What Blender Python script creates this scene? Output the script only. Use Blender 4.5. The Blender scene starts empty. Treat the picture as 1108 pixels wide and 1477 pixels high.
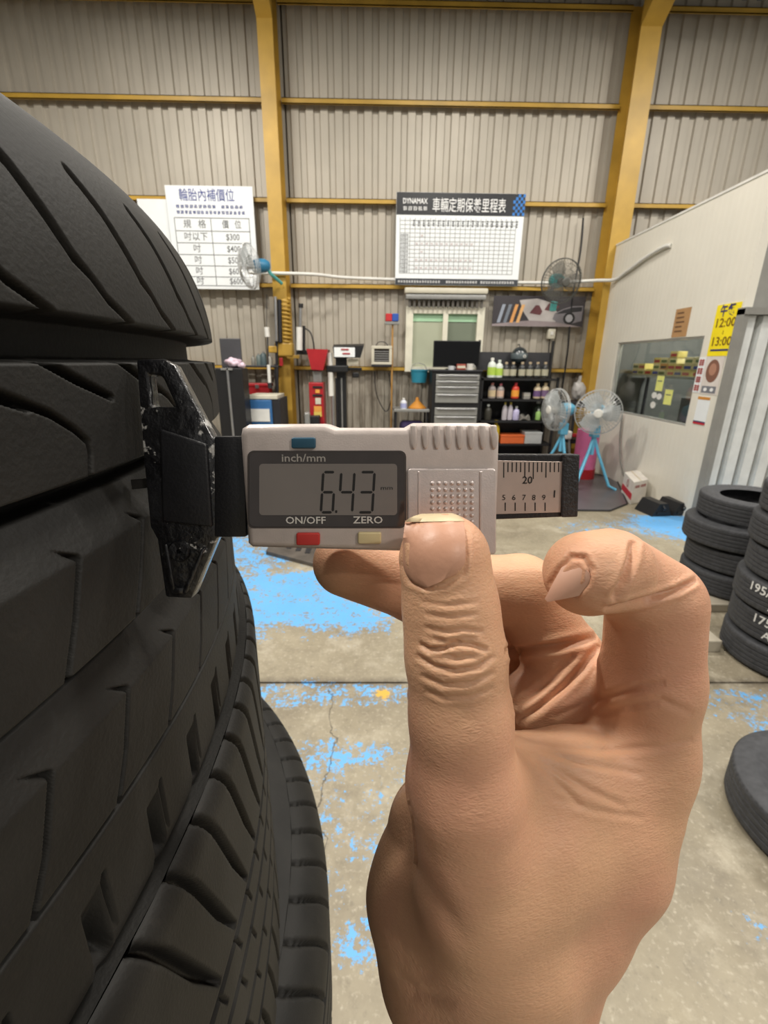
import bpy, bmesh, math, random
import numpy as np
from mathutils import Matrix, Vector
random.seed(7)
S = bpy.context.scene
COL = S.collection
PI = math.pi

# ------------------------------------------------------------------ camera
FPX = 655.0
TH, PS, RO, HC = math.radians(18.25), math.radians(.9), math.radians(.6), 1.45
F = np.array([math.sin(PS)*math.cos(TH), math.cos(PS)*math.cos(TH), -math.sin(TH)])
R0 = np.array([math.cos(PS), -math.sin(PS), 0.]); U0 = np.cross(R0, F)
U = math.cos(RO)*U0 - math.sin(RO)*R0
R = math.cos(RO)*R0 + math.sin(RO)*U0
O = np.array([0., 0., HC])
cam_d = bpy.data.cameras.new('camera'); cam = bpy.data.objects.new('camera', cam_d); COL.objects.link(cam)
cam.matrix_world = Matrix(((R[0], U[0], -F[0], 0), (R[1], U[1], -F[1], 0), (R[2], U[2], -F[2], HC), (0, 0, 0, 1)))
cam_d.sensor_fit = 'VERTICAL'; cam_d.sensor_height = 36; cam_d.sensor_width = 27
cam_d.lens = FPX/1477*36; cam_d.clip_start = .004; cam_d.clip_end = 100
cam_d.dof.use_dof = True; cam_d.dof.focus_distance = .101; cam_d.dof.aperture_fstop = 42
S.camera = cam

# ------------------------------------------------------------------ world, lamps, exposure
W = bpy.data.worlds.new('world'); S.world = W; W.use_nodes = True
W.node_tree.nodes['Background'].inputs[0].default_value = (1, .97, .92, 1)
W.node_tree.nodes['Background'].inputs[1].default_value = .2
S.view_settings.view_transform = 'Standard'; S.view_settings.look = 'None'
S.view_settings.gamma = 1; S.view_settings.use_curve_mapping = False
S.view_settings.exposure = 0.32
LAMPS = [(-2.6, 4.2, 5.45, 130), (1.0, 4.4, 5.45, 85), (4.3, 4.2, 5.45, 80),
         (-2.6, 0.9, 5.6, 200), (1.2, 0.8, 5.6, 80), (5.0, 2.2, 5.6, 120),
         (-2.8, -3.6, 5.7, 10), (1.2, -3.6, 5.7, 24), (4.3, -3.6, 5.7, 215)]

# ------------------------------------------------------------------ helpers: rays from the camera model to world planes
def ray(x, y): return (x-554)/FPX*R - (y-738.5)/FPX*U + F
def hy(x, y, Y): d = ray(x, y); return O + d*(Y/d[1])
def hx(x, y, X): d = ray(x, y); return O + d*(X/d[0])
def hz(x, y, Z=0.): d = ray(x, y); return O + d*((Z-HC)/d[2])

def lin(c):
    c = [v/255 for v in c]
    return tuple(v/12.92 if v <= .04045 else ((v+.055)/1.055)**2.4 for v in c)

_M = {}
def mat(name, rgb, rough=.6, metal=0., var=.08, scale=8., bump=0., bscale=60., spec=.5, coat=0., emit=None, alpha=None, trans=0.):
    if name in _M: return _M[name]
    m = bpy.data.materials.new(name); m.use_nodes = True; _M[name] = m
    nt = m.node_tree; b = nt.nodes['Principled BSDF']; c = lin(rgb)
    b.inputs['Roughness'].default_value = rough; b.inputs['Metallic'].default_value = metal
    b.inputs['Specular IOR Level'].default_value = spec
    b.inputs['Coat Weight'].default_value = coat
    b.inputs['Transmission Weight'].default_value = trans
    tc = nt.nodes.new('ShaderNodeTexCoord')
    n = nt.nodes.new('ShaderNodeTexNoise'); n.inputs['Scale'].default_value = scale; n.inputs['Detail'].default_value = 5
    nt.links.new(tc.outputs['Object'], n.inputs['Vector'])
    r = nt.nodes.new('ShaderNodeValToRGB'); r.color_ramp.elements[0].position = .3; r.color_ramp.elements[1].position = .7
    r.color_ramp.elements[0].color = (*[v*(1-var) for v in c], 1)
    r.color_ramp.elements[1].color = (*[min(1, v*(1+var)) for v in c], 1)
    nt.links.new(n.outputs['Fac'], r.inputs['Fac']); nt.links.new(r.outputs['Color'], b.inputs['Base Color'])
    if bump:
        n2 = nt.nodes.new('ShaderNodeTexNoise'); n2.inputs['Scale'].default_value = bscale; n2.inputs['Detail'].default_value = 4
        nt.links.new(tc.outputs['Object'], n2.inputs['Vector'])
        bp = nt.nodes.new('ShaderNodeBump'); bp.inputs['Strength'].default_value = bump; bp.inputs['Distance'].default_value = .002
        nt.links.new(n2.outputs['Fac'], bp.inputs['Height']); nt.links.new(bp.outputs['Normal'], b.inputs['Normal'])
    if emit:
        b.inputs['Emission Color'].default_value = (*c, 1); b.inputs['Emission Strength'].default_value = emit
    if alpha is not None: b.inputs['Alpha'].default_value = alpha
    return m

def node(m, kind, **kw):
    n = m.node_tree.nodes.new(kind)
    for k, v in kw.items():
        if k in n.inputs: n.inputs[k].default_value = v
        else: setattr(n, k, v)
    return n

def tag(o, label=None, cat=None, group=None, kind=None):
    if label: o['label'] = label
    if cat: o['category'] = cat
    if group: o['group'] = group
    if kind: o['kind'] = kind
    return o

def empty(name, loc=(0, 0, 0), rz=0.):
    o = bpy.data.objects.new(name, None); COL.objects.link(o); o.location = loc; o.rotation_euler = (0, 0, rz)
    o.empty_display_size = .05
    return o

def mesh_obj(name, me, m, parent=None, smooth=None):
    if m is not None and not me.materials: me.materials.append(m)
    if smooth is not None:
        me.polygons.foreach_set('use_smooth', [True]*len(me.polygons))
        me.set_sharp_from_angle(angle=math.radians(smooth))
    o = bpy.data.objects.new(name, me); COL.objects.link(o)
    if parent is not None: o.parent = parent
    return o

class MB:
    def __init__(s): s.v = []; s.f = []
    def add(s, vs, fs):
        n = len(s.v); s.v += [tuple(map(float, v)) for v in vs]; s.f += [tuple(n+i for i in f) for f in fs]; return s
    def box(s, x0, x1, y0, y1, z0, z1):
        return s.add([(x0, y0, z0), (x1, y0, z0), (x1, y1, z0), (x0, y1, z0), (x0, y0, z1), (x1, y0, z1), (x1, y1, z1), (x0, y1, z1)],
                     [(0, 3, 2, 1), (4, 5, 6, 7), (0, 1, 5, 4), (1, 2, 6, 5), (2, 3, 7, 6), (3, 0, 4, 7)])
    def bbox(s, x0, x1, y0, y1, z0, z1, b=.005, seg=2):
        bm = bmesh.new()
        vs = [bm.verts.new(p) for p in [(x0, y0, z0), (x1, y0, z0), (x1, y1, z0), (x0, y1, z0), (x0, y0, z1), (x1, y0, z1), (x1, y1, z1), (x0, y1, z1)]]
        for f in [(0, 3, 2, 1), (4, 5, 6, 7), (0, 1, 5, 4), (1, 2, 6, 5), (2, 3, 7, 6), (3, 0, 4, 7)]: bm.faces.new([vs[i] for i in f])
        bmesh.ops.bevel(bm, geom=bm.edges[:], offset=b, segments=seg, affect='EDGES', profile=.5)
        return s.bm(bm)
    def bm(s, bm):
        bm.verts.index_update()
        s.add([v.co[:] for v in bm.verts], [[v.index for v in f.verts] for f in bm.faces]); bm.free(); return s
    def tube(s, pts, r, n=8, cap=True):
        pts = [np.array(p, float) for p in pts]; rs = r if hasattr(r, '__len__') else [r]*len(pts)
        rings = []; prev = None
        for i, p in enumerate(pts):
            t = pts[min(i+1, len(pts)-1)] - pts[max(i-1, 0)]; t = t/(np.linalg.norm(t)+1e-12)
            if prev is None:
                a = np.array([0, 0, 1.]) if abs(t[2]) < .9 else np.array([1., 0, 0])
                u = np.cross(t, a)
            else: u = prev - t*(prev@t)
            u = u/np.linalg.norm(u); prev = u; w = np.cross(t, u)
            rings.append([p + rs[i]*(math.cos(2*PI*k/n)*u + math.sin(2*PI*k/n)*w) for k in range(n)])
        vs = [q for g in rings for q in g]; fs = []
        for i in range(len(rings)-1):
            for k in range(n):
                a, b = i*n+k, i*n+(k+1) % n
                fs.append((a, b, b+n, a+n))
        if cap: fs.append(tuple(range(n))[::-1]); fs.append(tuple((len(rings)-1)*n+k for k in range(n)))
        return s.add(vs, fs)
    def lathe(s, prof, c=(0, 0, 0), n=20, axis='z', close=False):
        vs = []; m = len(prof)
        for k in range(n):
            a = 2*PI*k/n
            for r, z in prof:
                p = (r*math.cos(a), r*math.sin(a), z)
                if axis == 'y': p = (p[0], p[2], p[1])
                if axis == 'x': p = (p[2], p[0], p[1])
                vs.append((p[0]+c[0], p[1]+c[1], p[2]+c[2]))
        fs = []
        for k in range(n):
            for i in range(m-1 if not close else m):
                a, b = k*m+i, k*m+(i+1) % m; c2, d = ((k+1) % n)*m+(i+1) % m, ((k+1) % n)*m+i
                fs.append((a, d, c2, b) if axis == 'z' else (a, b, c2, d))
        return s.add(vs, fs)
    def prism(s, poly, fn, d0, d1):
        n = len(poly)
        vs = [fn(x, y, d0) for x, y in poly] + [fn(x, y, d1) for x, y in poly]
        fs = [tuple(range(n))[::-1], tuple(range(n, 2*n))]
        for i in range(n): j = (i+1) % n; fs.append((i, j, n+j, n+i))
        return s.add(vs, fs)
    def build(s, name, m, parent=None, smooth=None):
        me = bpy.data.meshes.new(name); me.from_pydata(s.v, [], s.f); me.validate()
        bm = bmesh.new(); bm.from_mesh(me); bmesh.ops.recalc_face_normals(bm, faces=bm.faces); bm.to_mesh(me); bm.free()
        me.update()
        return mesh_obj(name, me, m, parent, smooth)

def text_data(body, size=1., bold=0., squeeze=1., align='CENTER'):
    c = bpy.data.curves.new('lettering', 'FONT'); c.body = body; c.size = size; c.align_x = align; c.align_y = 'CENTER'
    c.offset = bold*size; c.resolution_u = 2
    o = bpy.data.objects.new('lettering', c); me = bpy.data.meshes.new_from_object(o)
    bpy.data.objects.remove(o); bpy.data.curves.remove(c)
    n = len(me.vertices); co = np.empty(n*3); me.vertices.foreach_get('co', co); co = co.reshape(-1, 3); co[:, 0] *= squeeze
    return me, co

def text(name, body, org, u, v, size, m, parent, bold=0., width=None, align='CENTER', squeeze=1.):
    """Flat lettering: org centre, u right, v up (world), size in metres; width fits the line to a length."""
    me, co = text_data(body, size, bold, squeeze, align)
    if width and len(co): co[:, 0] *= width/max(1e-6, co[:, 0].max()-co[:, 0].min())
    u = np.array(u, float); v = np.array(v, float); w = np.array(org) + np.outer(co[:, 0], u) + np.outer(co[:, 1], v)
    me.vertices.foreach_set('co', w.ravel()); me.update(); me.materials.clear(); me.name = name
    return mesh_obj(name, me, m, parent)

def copy_tree(o, parent=None):
    c = o.copy(); COL.objects.link(c)
    if parent is not None: c.parent = parent
    for ch in [x for x in ALLCH.get(o.name, o.children)]: copy_tree(ch, c)
    return c
ALLCH = {}
def children_of(o): return [x for x in bpy.data.objects if x.parent == o]
def dup(root, loc, rz=0., label=None):
    r = root.copy(); COL.objects.link(r); r.location = loc; r.rotation_euler = (0, 0, rz)
    if label: r['label'] = label
    for ch in children_of(root):
        c = ch.copy(); COL.objects.link(c); c.parent = r
        for g in children_of(ch):
            d = g.copy(); COL.objects.link(d); d.parent = c
    return r

def pb(mb, x0, y0, x1, y1, Y, depth, b=0.):
    """box whose front face (plane Y) spans the given picture rectangle, going back by depth"""
    a = hy((x0+x1)/2, y0, Y); c = hy((x0+x1)/2, y1, Y); l = hy(x0, (y0+y1)/2, Y); r = hy(x1, (y0+y1)/2, Y)
    if b: return mb.bbox(l[0], r[0], Y, Y+depth, c[2], a[2], b)
    return mb.box(l[0], r[0], Y, Y+depth, c[2], a[2])

# ------------------------------------------------------------------ common materials
M_yel = mat('yellow_paint', (188, 150, 60), .45, 0, .16, 3, .1, 40)
M_blk = mat('black_plastic', (26, 26, 28), .45)
M_dark = mat('dark_metal', (48, 48, 52), .45, .3)
M_steel = mat('bright_steel', (190, 190, 192), .3, .9)
M_white = mat('white_paint', (225, 224, 218), .5)
M_cream = mat('cream_plastic', (205, 200, 182), .5)
M_red = mat('red_paint', (165, 30, 38), .4)
M_blue = mat('blue_paint', (52, 105, 160), .45)
M_cyan = mat('sky_blue_paint', (105, 185, 220), .4)
M_gray = mat('grey_metal', (150, 150, 148), .4, .4)

# ================================================================== SETTING
def wall_material():
    m = mat('corrugated_sheet', (178, 171, 158), .5, .15, .05, 2.5)
    nt = m.node_tree; b = nt.nodes['Principled BSDF']; src = b.inputs['Base Color'].links[0].from_socket
    tc = node(m, 'ShaderNodeTexCoord'); mp = node(m, 'ShaderNodeMapping'); mp.inputs['Scale'].default_value = (5, 5, .5)
    nt.links.new(tc.outputs['Object'], mp.inputs['Vector'])
    n = node(m, 'ShaderNodeTexNoise'); n.inputs['Scale'].default_value = 2.2; n.inputs['Detail'].default_value = 8; n.inputs['Roughness'].default_value = .7
    nt.links.new(mp.outputs['Vector'], n.inputs['Vector'])
    sx = node(m, 'ShaderNodeSeparateXYZ'); nt.links.new(tc.outputs['Object'], sx.inputs['Vector'])
    mr = node(m, 'ShaderNodeMapRange'); mr.inputs[1].default_value = 1.25; mr.inputs[2].default_value = 1.5; mr.inputs[3].default_value = .9; mr.inputs[4].default_value = .08
    nt.links.new(sx.outputs['Z'], mr.inputs[0])
    r = node(m, 'ShaderNodeValToRGB'); r.color_ramp.elements[0].position = .42; r.color_ramp.elements[1].position = .68
    nt.links.new(n.outputs['Fac'], r.inputs['Fac'])
    mu = node(m, 'ShaderNodeMath', operation='MULTIPLY'); nt.links.new(r.outputs['Color'], mu.inputs[0]); nt.links.new(mr.outputs[0], mu.inputs[1])
    mx = node(m, 'ShaderNodeMix', data_type='RGBA'); mx.inputs[7].default_value = (*lin((92, 80, 66)), 1)
    nt.links.new(mu.outputs[0], mx.inputs[0]); nt.links.new(src, mx.inputs[6]); nt.links.new(mx.outputs[2], b.inputs['Base Color'])
    return m
YW = 7.0
def corrugated(x0, x1, z0, z1, Y, pitch=.185, dep=.03, m=None, name='sheet', parent=None, axis='x', prof=None):
    prof = prof or [(0, 0), (.50, 0), (.57, -1), (.93, -1)]
    pts = []; x = x0
    while x < x1:
        for t, d in prof: pts.append((x+t*pitch, d*dep))
        x += pitch
    pts.append((x, 0))
    vs = [(p, Y-d, z0) for p, d in pts] + [(p, Y-d, z1) for p, d in pts]; n = len(pts)
    if axis == 'y': vs = [(b, a, c) for a, b, c in vs]
    return MB().add(vs, [(i, i+1, n+i+1, n+i) for i in range(n-1)]).build(name, m, parent)
M_wall = wall_material()
wall = empty('wall_back', (0, 0, 0)); tag(wall, 'beige corrugated sheet metal wall with yellow rails', kind='structure')
# sheets: one per bay between the columns
corrugated(-8.2, -1.3, 0, 5.62, YW+.022, m=M_wall, name='sheet_panel', parent=wall)
corrugated(-1.3, 3.12, 0, 5.62, YW+.022, m=M_wall, name='sheet_panel', parent=wall)
corrugated(3.12, 8.4, 0, 5.62, YW+.022, m=M_wall, name='sheet_panel', parent=wall)
for z in (1.36, 2.44, 3.45, 4.51, 5.46):
    for a, b in ((-8.2, -1.41), (-1.21, 3.0), (3.26, 8.4)):
        g = MB(); g.box(a, b, YW-.07, YW+.02, z+.022, z+.03); g.box(a, b, YW-.07, YW-.062, z-.03, z+.03); g.box(a, b, YW-.07, YW-.045, z-.03, z-.022)
        g.build('wall_rail', M_yel, wall)
# steel columns: H section with base plate, brackets under the roof
def column(x0, x1, label, top):
    t = empty('steel_column', ((x0+x1)/2, YW-.17, 0)); tag(t, label, 'column')
    w = (x1-x0)/2
    g = MB(); g.box(-w, w, -.16, -.148, 0, top); g.build('flange', M_yel, t)
    g = MB(); g.box(-w, w, .148, .16, 0, top); g.build('flange', M_yel, t)
    g = MB(); g.box(-.005, .005, -.148, .148, 0, top); g.build('web', M_yel, t)
    g = MB(); g.box(-w-.06, w+.06, -.22, .17, 0, .02); g.build('base_plate', M_yel, t)
    g = MB()
    g.prism([(-.16, top), (-.16, top-.35), (-1.1, top+.25), (-1.1, top+.45)], lambda a, b, d: (d, a, b), -w, w)
    g.build('rafter_bracket', M_yel, t)
    return t
column(-1.405, -1.225, 'tall yellow steel column beside the white price sign', 5.5)
column(3.005, 3.25, 'yellow steel column at the corner of the white office partition', 5.5)
# roof
M_roof = mat('roof_sheet', (95, 92, 88), .6)
corrugated(-8.2, 8.4, 0, 14.5, 0, m=M_roof, name='ceiling', pitch=.25)
roof = bpy.data.objects['ceiling']; tag(roof, 'dark corrugated roof sheet high overhead', kind='structure')
roof.rotation_euler = (PI/2-math.radians(4), 0, 0); roof.location = (0, 7.15, 5.62)
# left wall, far out of frame
M_side = mat('side_sheet', (160, 154, 144), .6)
corrugated(-7., 7.1, 0, 5.7, -8.2, m=M_side, name='wall_left', axis='y'); tag(bpy.data.objects['wall_left'], 'grey corrugated side wall of the workshop', kind='structure')

# ------------------------------------------------------------------ floor: concrete slabs with worn blue paint
def floor_material():
    m = mat('worn_concrete', (158, 147, 126), .55, 0, .0, 1)
    nt = m.node_tree; b = nt.nodes['Principled BSDF']
    tc = node(m, 'ShaderNodeTexCoord'); P = tc.outputs['Object']
    def noise(s, d=6, ro=.6, vec=None):
        n = node(m, 'ShaderNodeTexNoise'); n.inputs['Scale'].default_value = s; n.inputs['Detail'].default_value = d; n.inputs['Roughness'].default_value = ro
        nt.links.new(vec or P, n.inputs['Vector']); return n.outputs['Fac']
    def mth(op, a, bb=None, clamp=False):
        n = node(m, 'ShaderNodeMath', operation=op); n.use_clamp = clamp
        for i, v in enumerate((a, bb)):
            if v is None: continue
            if isinstance(v, (int, float)): n.inputs[i].default_value = v
            else: nt.links.new(v, n.inputs[i])
        return n.outputs[0]
    def ramp(v, p0, p1, c0=0., c1=1.):
        n = node(m, 'ShaderNodeMapRange'); n.clamp = True
        for i, q in enumerate((p0, p1, c0, c1)): n.inputs[i+1].default_value = q
        nt.links.new(v, n.inputs[0]); return n.outputs[0]
    def mix(f, a, bb):
        n = node(m, 'ShaderNodeMix', data_type='RGBA')
        nt.links.new(f, n.inputs[0])
        for i, v in ((6, a), (7, bb)):
            if isinstance(v, tuple): n.inputs[i].default_value = (*v, 1)
            else: nt.links.new(v, n.inputs[i])
        return n.outputs[2]
    c = mix(ramp(noise(1.3, 8, .65), .35, .65), lin((124, 115, 97)), lin((158, 149, 128)))
    c = mix(mth('MULTIPLY', ramp(noise(14, 8, .7), .5, .75), .5), c, lin((108, 100, 84)))
    c = mix(mth('MULTIPLY', ramp(noise(60, 3, .6), .56, .7), .45), c, lin((190, 182, 164)))
    c = mix(mth('MULTIPLY', ramp(noise(35, 3, .6), .6, .75), .4), c, lin((88, 82, 70)))
    # painted zones: ellipses (cx, cy, rx, ry, weight)
    sx = node(m, 'ShaderNodeSeparateXYZ'); nt.links.new(P, sx.inputs[0])
    zone = None
    wob = noise(2.5, 4)
    for cx, cy, rx, ry, wgt in [(-.5, 2.62, .95, .5, .86), (.6, 2.9, .8, .55, .6), (2.95, 3.95, .75, .5, .95), (2.1, 3.9, .6, .4, .5), (-.2, 1.38, .42, .11, .62), (-.25, 1.72, .6, .12, .56),
                                (1.75, 1.62, .5, .2, .5), (.05, .98, .16, .1, .62), (1.4, 1.2, .12, .1, .5), (0., .78, .2, .08, .55), (-.15, 1.15, .5, .4, .42), (-1.6, 3.2, 1.4, .8, .7), (1.2, .75, .3, .15, .4)]:
        dx = mth('DIVIDE', mth('SUBTRACT', sx.outputs[0], cx), rx); dy = mth('DIVIDE', mth('SUBTRACT', sx.outputs[1], cy), ry)
        d = mth('SQRT', mth('ADD', mth('MULTIPLY', dx, dx), mth('MULTIPLY', dy, dy)))
        d = mth('ADD', d, mth('MULTIPLY', mth('SUBTRACT', wob, .5), 1.2))
        q = mth('MULTIPLY', ramp(d, .55, 1.15, 1, 0), wgt)
        zone = q if zone is None else mth('MAXIMUM', zone, q)
    chip = mth('ADD', mth('MULTIPLY', noise(38, 6, .8), .6), mth('MULTIPLY', noise(9, 5, .7), .4))
    pf = ramp(mth('ADD', mth('MULTIPLY', zone, .26), chip), .655, .685)
    jd = mth('ADD', mth('ABSOLUTE', mth('SUBTRACT', sx.outputs[1], 1.80)), mth('MULTIPLY', mth('SUBTRACT', noise(20, 5, .7), .5), .08))
    c = mix(ramp(jd, .0, .05, .7, 0), c, lin((84, 76, 66)))
    c = mix(mth('MULTIPLY', ramp(noise(3.2, 9, .75), .52, .66), .55), c, lin((186, 178, 160)))
    c = mix(mth('MULTIPLY', ramp(noise(5.5, 9, .8), .55, .7), .5), c, lin((104, 96, 82)))
    c = mix(mth('MULTIPLY', pf, .92), c, lin((92, 168, 228)))
    # a few yellow flecks by the joint
    yx = mth('SUBTRACT', sx.outputs[0], .03); yy = mth('SUBTRACT', sx.outputs[1], 1.72)
    yd = mth('SQRT', mth('ADD', mth('MULTIPLY', yx, yx), mth('MULTIPLY', yy, yy)))
    yf = ramp(mth('ADD', chip, ramp(yd, .02, .14, .14, -.2)), .62, .64)
    c = mix(yf, c, lin((205, 165, 70)))
    # wandering crack
    cr = mth('ADD', mth('MULTIPLY', mth('SUBTRACT', noise(2.2, 6, .6), .5), .34), mth('SUBTRACT', sx.outputs[0], -.19))
    crk = mth('MULTIPLY', ramp(mth('ABSOLUTE', cr), .0012, .0045, 1, 0), ramp(sx.outputs[1], 1.79, 1.81, .75, 0))
    c = mix(crk, c, lin((62, 56, 48)))
    nt.links.new(c, b.inputs['Base Color'])
    ro = ramp(noise(5, 6), .3, .7, .38, .62); nt.links.new(ro, b.inputs['Roughness'])
    bp = node(m, 'ShaderNodeBump'); bp.inputs['Strength'].default_value = .25; bp.inputs['Distance'].default_value = .004
    nt.links.new(mth('ADD', noise(40, 5, .7), mth('MULTIPLY', pf, .3)), bp.inputs['Height']); nt.links.new(bp.outputs[0], b.inputs['Normal'])
    return m
M_floor = floor_material()
fl = MB().box(-8.3, 8.5, -6, 7.2, -.12, -.022).build('floor', mat('joint_dirt', (60, 54, 46), .9)); tag(fl, 'worn concrete workshop floor with flaking blue paint', kind='structure')
JY = 1.80
for a, b, c, d in ((-8.3, 8.5, JY+.006, 7.2), (-8.3, 1.93, -6, JY-.006), (1.942, 8.5, -6, JY-.006)):
    bm = bmesh.new(); MBx = MB().box(a, b, c, d, -.022, 0)
    MBx.build('floor_slab', M_floor, fl)

# ------------------------------------------------------------------ office partition on the right
XP = 3.1
def part_material():
    m = mat('office_panel', (226, 222, 210), .5, 0, .03, 3)
    nt = m.node_tree; b = nt.nodes['Principled BSDF']
    tc = node(m, 'ShaderNodeTexCoord'); w = node(m, 'ShaderNodeTexWave'); w.bands_direction = 'Y'; w.inputs['Scale'].default_value = 4.2
    nt.links.new(tc.outputs['Object'], w.inputs['Vector'])
    bp = node(m, 'ShaderNodeBump'); bp.inputs['Strength'].default_value = .25; bp.inputs['Distance'].default_value = .004
    nt.links.new(w.outputs['Fac'], bp.inputs['Height']); nt.links.new(bp.outputs[0], b.inputs['Normal'])
    return m
M_part = part_material()
wy0, wy1, wz0, wz1 = 4.58, 6.22, .865, 1.72
PT = 2.92
part = empty('wall_right'); tag(part, 'white office partition with a dark window', kind='structure')
for y0, y1, z0, z1 in ((4.17, wy0, 0, PT), (wy1, 6.7, 0, PT), (wy0, wy1, 0, wz0), (wy0, wy1, wz1, PT)):
    MB().box(XP, XP+.08, y0, y1, z0, z1).build('wall_panel', M_part, part)
g = MB(); g.box(XP-.008, XP+.088, 4.155, 6.7, PT, PT+.02); g.build('top_trim', M_white, part)
win = empty('window_1'); tag(win, 'dark office window in the white partition', kind='structure')
M_alu = mat('window_alu', (196, 194, 188), .35, .5)
for y0, y1, z0, z1 in ((wy0, wy0+.02, wz0, wz1), (wy1-.02, wy1, wz0, wz1), (wy0+.02, wy1-.02, wz0, wz0+.02), (wy0+.02, wy1-.02, wz1-.02, wz1)):
    MB().box(XP+.01, XP+.07, y0, y1, z0, z1).build('window_frame', M_alu, win)
M_glass = mat('tinted_glass', (205, 212, 210), .03, 0, 0, 1, trans=1., spec=.5)
MB().box(XP+.036, XP+.042, wy0+.02, wy1-.02, wz0+.02, wz1-.02).build('window_pane', M_glass, win)
# the dim office behind the glass
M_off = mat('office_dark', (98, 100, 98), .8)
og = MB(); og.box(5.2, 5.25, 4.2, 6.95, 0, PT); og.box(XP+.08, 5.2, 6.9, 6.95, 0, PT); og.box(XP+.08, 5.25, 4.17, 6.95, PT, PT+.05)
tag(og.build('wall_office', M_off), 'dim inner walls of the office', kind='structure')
# gray end wall facing the camera with white corrugated shutter
M_grayw = mat('grey_wall', (142, 141, 136), .6)
ew = MB(); ew.box(XP+.08, 5.3, 4.17, 4.25, 0, PT); tag(ew.build('wall_end', M_grayw), 'grey end wall of the office beside the white shutter', kind='structure')
M_shut = mat('shutter_white', (226, 229, 228), .4, .1)
sh = empty('door_1', (0, 0, 0)); tag(sh, 'white ribbed metal shutter door on the grey wall', kind='structure')
c0 = hy(1077, 455, 4.12)
corrugated(c0[0], 5.2, 0.0, c0[2], 4.12, pitch=.15, dep=.055, m=M_shut, name='door_leaf', parent=sh, prof=[(0, 0), (.58, 0), (.66, -1), (.94, -1)])
MB().box(c0[0]-.05, c0[0]-.005, 4.08, 4.17, 0, c0[2]+.05).build('door_frame', M_grayw, sh)
MB().box(c0[0]-.05, 5.2, 4.07, 4.17, c0[2]+.005, c0[2]+.06).build('door_frame', M_grayw, sh)

# ------------------------------------------------------------------ ceiling lamps (out of frame above), plus a lamp added for the office
M_tube = mat('lamp_tube', (255, 250, 240), .4, emit=1.5)
for i, (x, y, z, pw) in enumerate(LAMPS + [(4.4, 5.5, 2.75, 90)]):  # last entry is an unseen lamp, added to brighten the office interior
    t = empty('ceiling_lamp', (x, y, z)); tag(t, 'long white ceiling lamp hanging under the roof' if i < 9 else 'small added lamp brightening the office behind the glass', 'lamp', 'ceiling lamps' if i < 9 else None)
    if i == 9: t.scale = (.4, .4, .25)
    MB().bbox(-.65, .65, -.12, .12, .0, .06, .01).build('housing', M_white, t)
    for s_ in (-1, 1): MB().tube([(-.6, .06*s_, -.015), (.6, .06*s_, -.015)], .013, 8).build('tube', M_tube, t)
    MB().tube([(-.5, 0, .06), (-.5, 0, .6)], .004, 6).build('hanger', M_dark, t); MB().tube([(.5, 0, .06), (.5, 0, .6)], .004, 6).build('hanger', M_dark, t)
    L = bpy.data.lights.new('lamp_light', 'AREA'); L.shape = 'RECTANGLE'; L.size = 1.3; L.size_y = .3; L.energy = pw; L.color = (1, .95, .87)
    lo_ = bpy.data.objects.new('lamp_light', L); COL.objects.link(lo_); lo_.parent = t; lo_.location = (0, 0, -.05)

# ================================================================== FOREGROUND TIRES
def ss(x): x = np.clip(x, 0, 1); return x*x*(3-2*x)
def rubber(name, rgb, var=.25, rough=.62):
    m = mat(name, rgb, rough, 0, var, 45, .12, 900, spec=.3)
    nt = m.node_tree; b = nt.nodes['Principled BSDF']; src = b.inputs['Base Color'].links[0].from_socket
    tc = node(m, 'ShaderNodeTexCoord'); n = node(m, 'ShaderNodeTexNoise'); n.inputs['Scale'].default_value = 160; n.inputs['Detail'].default_value = 6; n.inputs['Roughness'].default_value = .75
    nt.links.new(tc.outputs['Object'], n.inputs['Vector'])
    mr = node(m, 'ShaderNodeMapRange'); mr.clamp = True
    for i, q in enumerate((.58, .85, 0., .3)): mr.inputs[i+1].default_value = q
    nt.links.new(n.outputs['Fac'], mr.inputs[0])
    mx = node(m, 'ShaderNodeMix', data_type='RGBA'); mx.inputs[7].default_value = (*lin((70, 65, 57)), 1)
    nt.links.new(mr.outputs[0], mx.inputs[0]); nt.links.new(src, mx.inputs[6]); nt.links.new(mx.outputs[2], b.inputs['Base Color'])
    return m
M_rub = rubber('tread_rubber', (34, 33, 31))
M_rub2 = rubber('stack_rubber', (66, 67, 70), .2)

def grid_mesh(name, V, nu, nv, closed_u=True):
    i = np.arange(nu if closed_u else nu-1)[:, None]; j = np.arange(nv-1)[None, :]
    i2 = (i+1) % nu
    q = np.stack([i*nv+j, i2*nv+j, i2*nv+j+1, i*nv+j+1], -1).reshape(-1, 4).astype(np.int32)
    me = bpy.data.meshes.new(name); me.vertices.add(len(V)); me.vertices.foreach_set('co', V.astype(np.float32).ravel())
    me.loops.add(q.size); me.loops.foreach_set('vertex_index', q.ravel())
    me.polygons.add(len(q)); me.polygons.foreach_set('loop_start', np.arange(len(q), dtype=np.int32)*4)
    me.polygons.foreach_set('use_smooth', np.ones(len(q), bool)); me.update(calc_edges=True); me.validate()
    return me

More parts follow.
